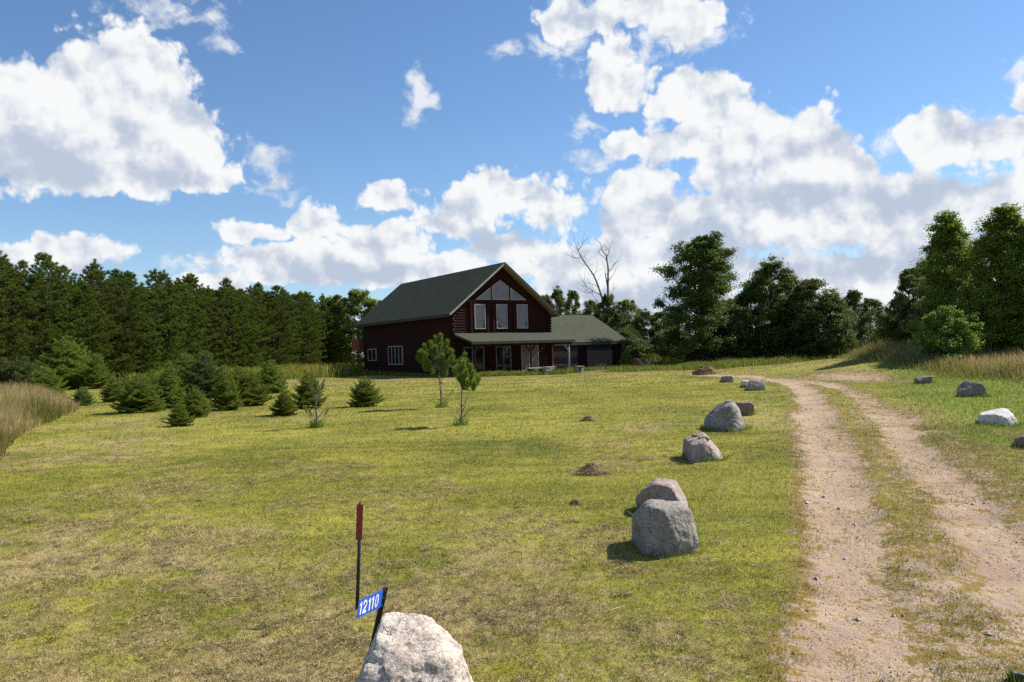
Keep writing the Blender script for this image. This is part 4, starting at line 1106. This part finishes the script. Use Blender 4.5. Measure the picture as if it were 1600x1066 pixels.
def spruce(seed, bushy=1.0):
    """unit height spruce, scaled per tree"""
    r = np.random.default_rng(seed); tb = MB(); tb.tube([(0,0,-0.03),(0,0,0.5),(0,0,1.0)], [0.028,0.016,0.003], 6)
    P, D = [], []
    z = 0.03
    while z < 0.97:
        R = 0.46*(1 - z)**0.8*min(1, 0.62 + z*3)*bushy + 0.01
        nb = max(4, int(11*(1 - z) + 3)); a0 = r.uniform(0, 6.28)
        for k in range(nb):
            a = a0 + 6.283*k/nb + r.normal(0, 0.22); L = R*r.uniform(0.55, 1.35)
            out = np.array([math.cos(a), math.sin(a), 0]); side = np.array([-out[1], out[0], 0])
            slope = -0.05 + 0.75*z + r.normal(0, 0.1)
            m = max(2, int(L/0.022))
            pts = []
            for j in range(m):
                f = (j + 0.6)/m
                pts.append(np.array([0, 0, z]) + out*L*f + np.array([0, 0, L*(slope*f - 0.25*f + 0.35*f*f)]))
            tb.tube([(0,0,z), pts[len(pts)//2], pts[-1]], [0.006, 0.004, 0.002], 3, False)
            for j, c in enumerate(pts):
                f = (j + 0.6)/m
                if f > 0.25:
                    P.append(c); D.append(out*0.9 + np.array([0, 0, 0.35]))
                    tw = L*0.42*(1 - f)*1.3 + 0.012
                    for s in (-1, 1):
                        q = out*0.65 + side*s; n_ = max(1, int(tw/0.026))
                        for i in range(n_):
                            P.append(c + q*tw*(i + 0.7)/n_ + np.array([0, 0, r.normal(-0.004, 0.006)])); D.append(q*0.8 + np.array([0, 0, 0.3]))
        z += 0.042 + 0.03*r.random()
    for k in range(10): P.append(np.array([0, 0, 0.93 + 0.007*k])); D.append(np.array([r.normal(0, .2), r.normal(0, .2), 1.0]))
    P, D = np.array(P), np.array(D); D /= np.linalg.norm(D, axis=1)[:, None]
    V = tufts(r, P, D, 6, 0.046, 0.0095, 0.75)
    rn = np.clip(np.repeat(r.random(len(P)), 6)*0.4 + 0.6*r.random(len(V)), 0, 1)
    print('spruce tris', len(V))
    return tb.mesh('trunk', M_BARK), V, rn
def leafy(seed, H, R, prof, nclump, leaf, nleaf, mat, bark=M_BARK, trunk_r=0.018, low=0.12, flat=0.6, csize=0.24):
    """broad-leaved tree: limbs to clumps of leaves inside an uneven envelope"""
    r = np.random.default_rng(seed); tb = MB()
    bx, by = r.normal(0, 0.03*H, 2)
    def ax(t): return np.array([bx*t*t, by*t*t, H*t])
    tb.tube([ax(t) for t in np.linspace(-0.02, 0.93, 8)], list(np.linspace(trunk_r*H, 0.02, 8)), 7)
    C, S = [], []
    lob = r.uniform(0, 6.28, 4)
    for i in range(nclump):
        t = low + (1 - low)*((i + r.random())/nclump)
        a = i*2.399 + r.normal(0, 0.5)
        rad = R*prof(t)*(1 + 0.16*math.sin(2*a + lob[0] + 3*t) + 0.13*math.sin(3*a + lob[1] - 5*t))
        q = math.sqrt(r.uniform(0.18, 1.0))
        c = ax(min(t, 0.97)) + np.array([math.cos(a)*rad*q, math.sin(a)*rad*q, r.normal(0, 0.02*H)])
        C.append(c); S.append(csize*R*(0.5 + 0.5*min(1.0, prof(t) + 0.25))*r.uniform(0.6, 1.3))
        st = ax(max(0.06, t*0.72 - 0.03))
        mid = st*0.45 + c*0.55 + np.array([0, 0, -0.03*H]) + r.normal(0, 0.015*H, 3)
        tb.tube([st, mid, c], [0.004*H + 0.01, 0.003*H, 0.008], 4, False)
    C, S = np.array(C), np.array(S)
    k = 9
    sub = np.repeat(C, k, 0) + unit(r, len(C)*k)*np.array([1, 1, flat])*(np.repeat(S, k)*r.uniform(0.35, 1.0, len(C)*k))[:, None]
    ss = np.repeat(S, k)*r.uniform(0.32, 0.60, len(C)*k)
    n = nleaf
    Pn = np.repeat(sub, n, 0) + r.normal(0, 0.55, (len(sub)*n, 3))*np.array([1, 1, 0.62])*np.repeat(ss, n)[:, None]
    N = unit(r, len(Pn)); N[:, 2] = np.abs(N[:, 2])*1.3 + 0.15; N /= np.linalg.norm(N, axis=1)[:, None]
    u, v = ortho(N); a = r.uniform(0, 6.28, len(Pn))[:, None]; uu = u*np.cos(a) + v*np.sin(a); vv = np.cross(N, uu)
    l = (leaf*r.uniform(0.6, 1.2, len(Pn)))[:, None]
    V = np.stack([Pn - uu*l*0.5, Pn + vv*l*0.32, Pn + uu*l*0.5, Pn - vv*l*0.32], 1)
    rn = np.clip(0.5*np.repeat(r.random(len(sub)), n) + 0.5*r.random(len(Pn)), 0, 1)
    return tb.mesh('trunk', bark), mesh_np('crown', V, 4, mat, {'rnd': rn})
COUNT = {}
def plant(name, pair, x, y, scale, label, cat, group, rz=None, lean=(0, 0), z=None):
    zz = float(terrain(x, y)) if z is None else z
    r = empty(name, (x, y, zz), random.uniform(0, 6.28) if rz is None else rz)
    r.scale = scale if isinstance(scale, tuple) else (scale,)*3
    r.rotation_euler = (lean[0], lean[1], r.rotation_euler[2])
    link('trunk', pair[0], r); link('crown', pair[1], r)
    tag(r, label, cat, group)
    return r

# pine plantation on the left
random.seed(7)
PINES = [pine(900 + k, 11.0, 2.6, base=0.02) for k in range(5)]
A0, A1 = (-42.0, 62.0), (-27.0, 124.0)
LAB_P = 'dark green pine in the dense plantation row left of the house'
for row in range(4):
    n = 36 - row*3
    for i in range(n):
        t = (i - 2 + 0.5*(row % 2))/(n - 3)
        x = A0[0] + (A1[0]-A0[0])*t - row*2.7 + random.gauss(0, 0.4); y = A0[1] + (A1[1]-A0[1])*t + row*0.9 + random.gauss(0, 0.35)
        s = random.uniform(0.80, 1.04)*(1.0 if row == 0 else 1.03)
        plant('pine_tree', PINES[random.randrange(5)], x, y, (s*random.uniform(1.0, 1.3), s*random.uniform(1.0, 1.3), s), LAB_P, 'pine', 'pines of the plantation')

# young spruces on the lawn
SPR = []
for k, bz in enumerate((1.0, 1.15, 0.85, 1.25)):
    tm, V, rn = spruce(60 + k, bz)
    SPR.append((tm, mesh_np('crown', V, 3, M_SPRUCE, {'rnd': rn}))); 
    if k in (0, 3): SPR.append((tm, mesh_np('crown', V, 3, M_BLUE, {'rnd': rn})))
# indexes: 0 green,1 blue,2 green wide,3 slim,4 wide,5 blue wide
SPL = [ # px, base py (None: use D), top py, width px, variant, label, D
 (220,644,583,66,4,'broad green spruce standing in front of the left spruce cluster',None),
 (180,628,590,38,0,'small dark spruce left of the broad spruce at the cluster edge',None),
 (281,666,630,38,2,'smallest spruce standing foremost on the lawn in the cluster',None),
 (266,638,566,48,3,'tall narrow spruce just right of the broad green spruce',None),
 (305,652,604,44,0,'yellowish spruce directly behind the smallest foremost spruce',None),
 (322,622,548,64,1,'tall blue-grey spruce with thin bare leaders rising above the cluster',None),
 (353,641,570,46,3,'upright dark spruce in the middle of the cluster',None),
 (388,634,578,58,4,'bushy green spruce right of the upright dark one',None),
 (424,615,562,46,2,'rounded green spruce at the right back of the cluster',None),
 (446,649,607,36,0,'small spruce with a dark base in front of the grey sapling',None),
 (482,638,584,50,2,'dark spruce right behind the bare-stemmed sapling',None),
 (571,635,588,46,4,'single round spruce standing alone left of the house',None),
 (130,634,604,30,5,'small blue-green spruce at the edge of the tall golden grass',None),
 (105,None,526,84,0,'largest young spruce with pale tip at the left of the lawn',56),
 (38,None,556,52,5,'blue-grey spruce behind the tall golden grass at far left',50),
 (72,None,572,50,4,'yellow-green low spruce behind the golden grass, left of the largest young spruce',47),
 (8,None,560,44,1,'blue-grey spruce cut by the left edge of the picture',50),
 (152,None,552,42,2,'spruce with a thin leader right of the largest young spruce',55),
 (290,None,552,60,2,'tall spruce at the back of the cluster behind the narrow one',50),
 (340,None,585,46,4,'low spruce filling the back of the cluster',44),
 (408,None,578,44,0,'green spruce between the bushy and the rounded one',41),
 (240,None,578,44,3,'spruce half hidden behind the broad green spruce',42),
 (372,None,572,40,2,'spruce half hidden behind the upright dark one',46),
 (305,None,568,44,4,'wide spruce in the middle back of the cluster',46),
 (196,None,590,34,5,'blue-grey spruce behind the small dark one at the cluster edge',48),
]
for (px, by_, ty_, w, vi, lab, D) in SPL:
    x, y = at(px, by_) if by_ else atD(px, D)
    zz = float(terrain(x, y))
    top_z = EYE + (hz(px) - ty_)/F*y
    H = top_z - zz; Wd = w/F*y
    nat = {0:0.92,1:0.92,2:1.06,3:0.80,4:1.15,5:1.15}[vi]
    plant('spruce', SPR[vi], x, y, (Wd/nat*1.2, Wd/nat*1.2, H), lab, 'spruce', 'young spruces on the lawn')

# saplings with bare lower stems
def brush(r, pts, n, L, w, lst):
    for p, d in pts:
        d = d/np.linalg.norm(d)
        P = np.repeat((p + d*0.0)[None], n, 0) + d[None]*(r.random(n)*0.20)[:, None]
        V = tufts(r, P, np.repeat(d[None], n, 0), 1, L, w, 0.85)
        lst.append(V)
def sapling(seed, px, py, shoots, stem, twigs, label, mat=M_SAP, nn=260, L=0.13):
    r = np.random.default_rng(seed)
    x, y = at(px, py); z = float(terrain(x, y)); s = y/F
    root = empty('pine_sapling', (x, y, z))
    def loc(qx, qy, dy=0.0):      # height and offset from the foot, metres
        return np.array([(qx - px)*s, dy, (py - qy)*s])
    tb = MB()
    sp_ = [loc(*q) for q in stem]
    tb.tube([sp_[0] + np.array([0, 0, -0.05])] + sp_, [0.030] + list(np.linspace(0.027, 0.010, len(sp_))), 6)
    for tw in twigs:
        pts = [loc(q[0], q[1], (q[2] if len(q) > 2 else 0)) for q in tw]
        tb.tube(pts, list(np.linspace(0.012, 0.004, len(pts))), 4, False)
    lst = []; 
    for (qx, qy, ux, uz) in shoots:
        for _ in range(1):
            dyv = r.normal(0, 0.28*s*60*0.3)
            c = loc(qx, qy, dyv); 
            brush(r, [(c, np.array([ux, r.normal(0, 0.25), uz]))], nn, L, 0.0085, lst)
            k = max(0, min(len(sp_)-1, len(sp_)-2))
            a = sp_[-1] if qy < stem[-1][1] else sp_[-2]
            tb.tube([a*0.9 + np.array([0,0,-0.05]), (a + c)/2 + np.array([0, 0, -0.06]), c], [0.010, 0.008, 0.005], 4, False)
    V = np.concatenate(lst)
    link('trunk', tb.mesh('trunk', M_GREYBARK), root); link('crown', mesh_np('crown', V, 3, mat, {'rnd': r.random(len(V))}), root)
    tag(root, label, 'pine sapling', 'pine saplings on the lawn')
r0 = np.random.default_rng(3)
sh1 = []
for (qx, qy) in ((685,534),(678,541),(692,541),(699,540),(671,545),(684,546),(665,553),(676,554),(690,552),(700,550),(706,556),(660,562),(670,563),(682,562),(694,562),(704,566),(666,571),(676,572),(690,572),(700,574),(710,572),(715,570),(680,580),(692,580),(723,560),(719,567),(672,568),(688,566)):
    ux = (qx - 687)/55.0; sh1.append((qx, qy + 4, ux, 1.0)); sh1.append((qx + r0.normal(0, 4), qy + 8 + r0.normal(0, 3), ux*1.2, 0.9))
sapling(41, 690, 637, sh1, [(690,637),(689.5,615),(688,590),(686.5,566),(685,545)],
        [[(690,628),(680,618),(668,603)],[(690,624),(702,618),(716,603)],[(690,630),(704,620),(713,605)],[(690,600),(693,585),(702,575)],[(689,632),(676,627),(666,622)],[(690,612),(684,606),(680,604)],[(690,618),(692,608),(691,596)],[(690,633),(700,628),(708,626)]],
        'bushy topped young pine with bare lower stem in front of the house wall', nn=420, L=0.145)
sh2 = []
for (qx, qy) in ((728,576),(722,583),(735,582),(719,590),(731,589),(727,595),(738,592),(743,600),(735,603),(727,604),(739,607),(722,598)):
    ux = (qx - 729)/26.0; sh2.append((qx, qy + 3, ux, 1.0)); sh2.append((qx + r0.normal(0, 2), qy + 6, ux, 1.0))
sapling(42, 720, 665, sh2, [(720,665),(722,645),(723,620),(724,600),(727,588)],
        [[(721,650),(728,634),(734,610)],[(721,655),(733,644),(745,635)],[(721,648),(722,640),(719,630)],[(720,658),(712,652),(704,645)],[(721,640),(727,630),(731,622)],[(720,660),(727,655),(730,640)]],
        'smaller young pine with sparse tufts in front of the bushy topped one', nn=380, L=0.13)
sh3 = [(487,606,-0.2,1),(492,602,0,1),(497,608,.2,1),(502,607,.3,1),(505,613,.4,1),(489,613,-.3,1),(495,612,0,1),(498,615,.3,1),(492,617,-.2,1),(481,646,-.4,1),(488,652,-.3,.8),(508,650,.5,.8)]
sapling(43, 495, 668, sh3, [(495,668),(495,645),(494.5,628),(494,612)],
        [[(495,655),(503,647),(512,636),(511,630)],[(495,640),(502,634),(504,624)],[(495,660),(486,652),(480,645)],[(495,662),(503,657),(511,650)],[(495,664),(488,661),(484,655)]],
        'thin almost bare pine sapling in front of the dark spruce', mat=M_BLUE, nn=110, L=0.11)

# broad-leaved trees, right and behind
def pf_round(t): return max(0.05, math.sin(math.pi*min(1, max(0, (t - 0.02)))**0.75)**0.6) if t < 0.98 else 0.1
def pf_maple(t): return float(np.interp(t, [0, .1, .3, .45, .6, .75, .9, 1], [.75, 1.0, 1.0, .88, .80, .76, .5, .15]))
def pf_bush(t): return float(np.interp(t, [0, .2, .5, .8, 1], [.9, 1.0, .95, .7, .2]))
def pf_aspen(t): return float(np.interp(t, [0, .2, .4, .7, .9, 1], [.7, 1.0, .90, .60, .33, .10]))
random.seed(21)
MAPLE = leafy(301, 10.5, 3.4, pf_maple, 135, 0.17, 70, M_LEAF, low=0.10, csize=0.25)
BROAD = [leafy(310 + k, 8.0, 3.0, pf_round, 90, 0.17, 56, M_LEAF, low=0.05, csize=0.26) for k in range(4)]
BUSH = [leafy(330 + k, 3.4, 2.3, pf_bush, 56, 0.16, 48, M_LEAF, low=0.02, csize=0.30, trunk_r=0.02) for k in range(2)]
ASPEN = [leafy(340 + k, 10.0, 2.3, pf_aspen, 150, 0.14, 46, M_LEAF2, M_GREYBARK, low=0.05, csize=0.34, trunk_r=0.011) for k in range(3)]
BRIGHT = leafy(360, 3.6, 2.0, pf_bush, 80, 0.15, 40, M_LEAF3, low=0.02, csize=0.26, trunk_r=0.012)
MIDG = leafy(361, 8.0, 3.2, pf_round, 90, 0.18, 50, M_LEAF2, low=0.05, csize=0.26)
def put(name, pair, natH, natR, px, top, D, wpx, label, cat, group, rz=None):
    x, y = atD(px, D); zz = float(terrain(x, y))
    H = EYE + (hz(px) - top)/F*y - zz; s = H/natH; w = wpx/F*y/(2*natR)
    return plant(name, pair, x, y, (w, w, s), label, cat, group, rz)
G = 'trees of the wood behind the yard'
put('maple_tree', MAPLE, 10.3, 3.5, 1098, 376, 66, 134, 'tallest freestanding dark maple right of the dead tree', 'tree', G, 1.0)
LB = 'dark leafy tree in the wood edge between the tall maple and the aspens'
TREES = [(1207,412,68,118),(1175,448,70,70),(1272,440,66,104),(1238,436,71,80),(1300,460,66,70),(1335,458,70,66),(1362,470,74,70),(1150,470,74,60),(1392,486,78,60),(1420,492,80,50),(1446,490,84,60)]
TL_ = ['broad dark tree with the highest crown in the middle of the right wood edge','lower dark tree in the dip just right of the tallest freestanding maple','second highest rounded dark tree of the right wood edge','dark tree filling between the two highest crowns of the right wood edge','dark tree on the right shoulder of the second highest crown','feathery topped tree standing above the start of the dry grass bank','tree behind the feathery topped one above the dry grass bank','dark tree partly hidden behind the tallest maple','lower tree in the gap of the wood edge above the dry grass bank','lowest distant tree in the gap before the aspens','distant tree just left of the aspens']
for i, (px, top, D, w) in enumerate(TREES):
    put('leafy_tree', BROAD[i % 4], 7.9, 3.2, px, top, D, w, TL_[i], 'tree', G)
LB2 = 'leafy tree behind the garage roof and under the dead tree'
for i, (px, top, D, w) in enumerate([(872,452,92,52),(898,456,90,40),(925,470,84,50),(950,462,80,56),(985,468,80,52),(1008,486,78,56),(1034,488,76,60),(1060,480,78,50),(968,490,76,60),(850,462,96,50)]):
    put('leafy_tree', (BROAD + [MIDG])[i % 5], 7.9, 3.2, px, top + 2, D, w, ['leafy tree peeking over the right roof slope of the house','thin tree beside the one peeking over the roof slope','tree left of the foot of the bare dead tree','tree right at the foot of the bare dead tree','tree just right of the bare dead tree above the garage roof corner','low tree between the dead tree and the tallest maple','low tree left of the tallest maple','tree behind the left side of the tallest maple','lower tree behind the garage roof corner','tree almost hidden behind the gable of the house'][i], 'tree', G)
for i, (px, top, D, w) in enumerate([(560,455,121,80),(526,464,126,60),(590,470,120,60)]):
    put('leafy_tree', MIDG, 7.9, 3.3, px, top, D, w, ('round green leafy tree rising behind the left roof slope', 'green leafy tree at the end of the pine plantation', 'leafy tree mostly hidden behind the house roof')[i], 'tree', G)
GA = 'tall trees at the right edge'
for i, (px, top, D, w, lb) in enumerate([(1490,342,43,124,'yellow-green aspen, left one of the two tallest at the right edge'),(1562,330,40,150,'tallest green aspen near the right edge of the picture'),(1612,352,39,110,'aspen cut by the right edge of the picture'),(1532,392,46,70,'shorter aspen between the two tallest ones')]):
    put('aspen_tree', ASPEN[i % 3], 9.9, 2.5, px, top, D, w, lb, 'aspen', GA)
LB3 = 'dark leafy tree under and beside the aspens at the right edge'
for i, (px, top, D, w) in enumerate([(1432,424,52,84),(1462,400,54,70),(1470,470,50,90),(1525,470,46,90),(1575,450,41,90),(1620,460,39,90),(1408,468,60,50)]):
    put('leafy_tree', BROAD[(i+1) % 4], 7.9, 3.2, px, top, D, w, ['outermost leafy tree on the left flank of the aspens','dark tree between the left flank and the left aspen','dark tree behind the bright sunlit shrub','dark tree right of the bright sunlit shrub','dark tree below the tallest aspen','dark tree cut by the right edge below the aspens','low tree farthest left of the right edge group'][i], 'tree', GA)
put('shrub', BRIGHT, 3.5, 2.2, 1484, 486, 37, 100, 'bright sunlit green shrub in front of the dark trees at right', 'shrub', 'shrubs')
UN = 'dark understorey bush along the foot of the wood'
k = 0
for px in range(975, 1400, 24):
    put('bush', BUSH[k % 2], 3.3, 2.5, px, random.uniform(515, 538), random.uniform(70, 73), random.uniform(46, 62), UN, 'bush', 'bushes along the foot of the wood'); k += 1
for px in range(1400, 1640, 26):
    put('bush', BUSH[k % 2], 3.3, 2.5, px, random.uniform(500, 520), (54 if px < 1480 else 43.5) + random.uniform(-1, 1), random.uniform(60, 76), UN, 'bush', 'bushes along the foot of the wood'); k += 1
put('bush', BRIGHT, 3.5, 2.2, 979, 549, 62, 22, 'small yellow-green bush at the right corner of the garage', 'bush', 'shrubs')

# dead tree
def dead():
    r = random.Random(5); mb = MB()
    x, y = atD(950, 86); z = float(terrain(x, y)); s = 86/F
    root_p = (x, y, z)
    def L(px, py, dy=0): return Vector(((px - 950)*s, dy, EYE + (hz(px) - py)*s - z))
    main = [[(950,560),(951,500),(953,470),(954,440),(955,420),(953,400),(947,392),(944,380)],
            [(949,560),(948,500),(944,466),(938,445),(932,430),(922,415),(914,402),(908,390),(905,380)],
            [(954,455),(950,430),(949,424)],
            [(952,405),(957,393),(958,385)],[(954,425),(962,418),(966,412)],[(954,440),(962,430)],
            [(914,402),(905,404),(898,401)],[(908,392),(915,384),(917,378)],[(922,415),(915,408)],[(932,430),(936,424)],
            [(944,462),(930,455),(920,448),(916,441)],[(930,455),(922,458),(916,456)],[(940,450),(934,446),(926,444)],
            [(946,480),(936,472),(928,460)],[(953,470),(960,462),(962,452)],[(955,415),(951,404),(940,396)]]
    for i, path in enumerate(main):
        pts = [L(*p) for p in path]; dy = 0 if i < 2 else r.uniform(-0.8, 0.8)
        pts = [p + Vector((0, dy*k/len(pts), 0)) for k, p in enumerate(pts)]
        r0_ = (0.17, 0.14, 0.09)[i] if i < 3 else 0.05
        mb.tube(pts, [max(0.02, r0_*(1 - 0.85*k/(len(pts)-1))) for k in range(len(pts))], 6)
        if i > 1 or True:
            for k in range(1 if i > 1 else 4, len(pts)):
                for _ in range(2):
                    d = Vector((r.uniform(-1, 1), r.uniform(-1, 1), r.uniform(0.1, 1))).normalized()*r.uniform(0.4, 1.0)
                    a = pts[k]; b = a + d; c = b + (d + Vector((r.uniform(-.3,.3), r.uniform(-.3,.3), .2)))*0.6
                    mb.tube([a, b, c], [0.022, 0.016, 0.010], 3, False)
    o = mb.build('dead_tree', M_GREYBARK, None, root_p)
    tag(o, 'bare dead tree with two forked trunks above the garage roof', 'dead tree')
dead()
# gravel on the bare tracks
x, y = scatter(52000, 5.2, 22, 0.75)
k = (dirtf(x, y) + 0.5*(fbm(x*1.7, y*1.7, 301, 3) - 0.5) > 0.55) & (fbm(x*3.5, y*3.5, 302, 3) > 0.46)
x, y = x[k], y[k]; n = len(x)
s = rng.uniform(0.004, 0.013, n)*(1 + 1.6*(rng.random(n) > 0.97)); a = rng.uniform(0, 6.28, n)
c = np.stack([x, y, gz(x, y) + s*0.25], -1)
e1 = np.stack([np.cos(a), np.sin(a), np.zeros(n)], -1)*(s*rng.uniform(0.9, 1.5, n))[:, None]; e2 = np.stack([-np.sin(a), np.cos(a), rng.normal(0, 0.2, n)], -1)*s[:, None]; e3 = np.array([[0, 0, 1.0]])*(s*0.7)[:, None]
T = []
for u, v in ((e1, e2), (e2, -e1), (-e1, -e2), (-e2, e1)): T.append(np.stack([c + u, c + v, c + e3], 1))
tag(link('gravel', mesh_np('gravel', np.concatenate(T), 3, M_PEB, {'rnd': np.tile(rng.random(n), 4)})), 'loose small gravel lying in the bare wheel tracks', 'gravel', kind='stuff')
# long grass at the feet of the saplings and spruces
V = []; rn = []
for (px, py, w) in ((690, 637, 0.22), (720, 665, 0.20), (495, 668, 0.16)):
    bx, by = at(px, py); n = 170; t = rng.uniform(0, 6.28, n); q = w*np.sqrt(rng.random(n))
    xx, yy = bx + np.cos(t)*q, by + np.sin(t)*q
    V.append(blades(xx, yy, gz(xx, yy), rng.uniform(0.08, 0.34, n), np.full(n, 0.012), np.radians(rng.uniform(3, 35, n)))); rn.append(rng.random(n)*0.5 + 0.1*(rng.random(n) > 0.6))
V = np.concatenate(V)
tag(link('sapling_foot_grass', mesh_np('sapling_foot_grass', V, 3, M_WEED, {'rnd': np.concatenate(rn)})), 'uncut tufts of grass at the feet of the saplings', 'grass', kind='stuff')
print('objects', len(bpy.data.objects))
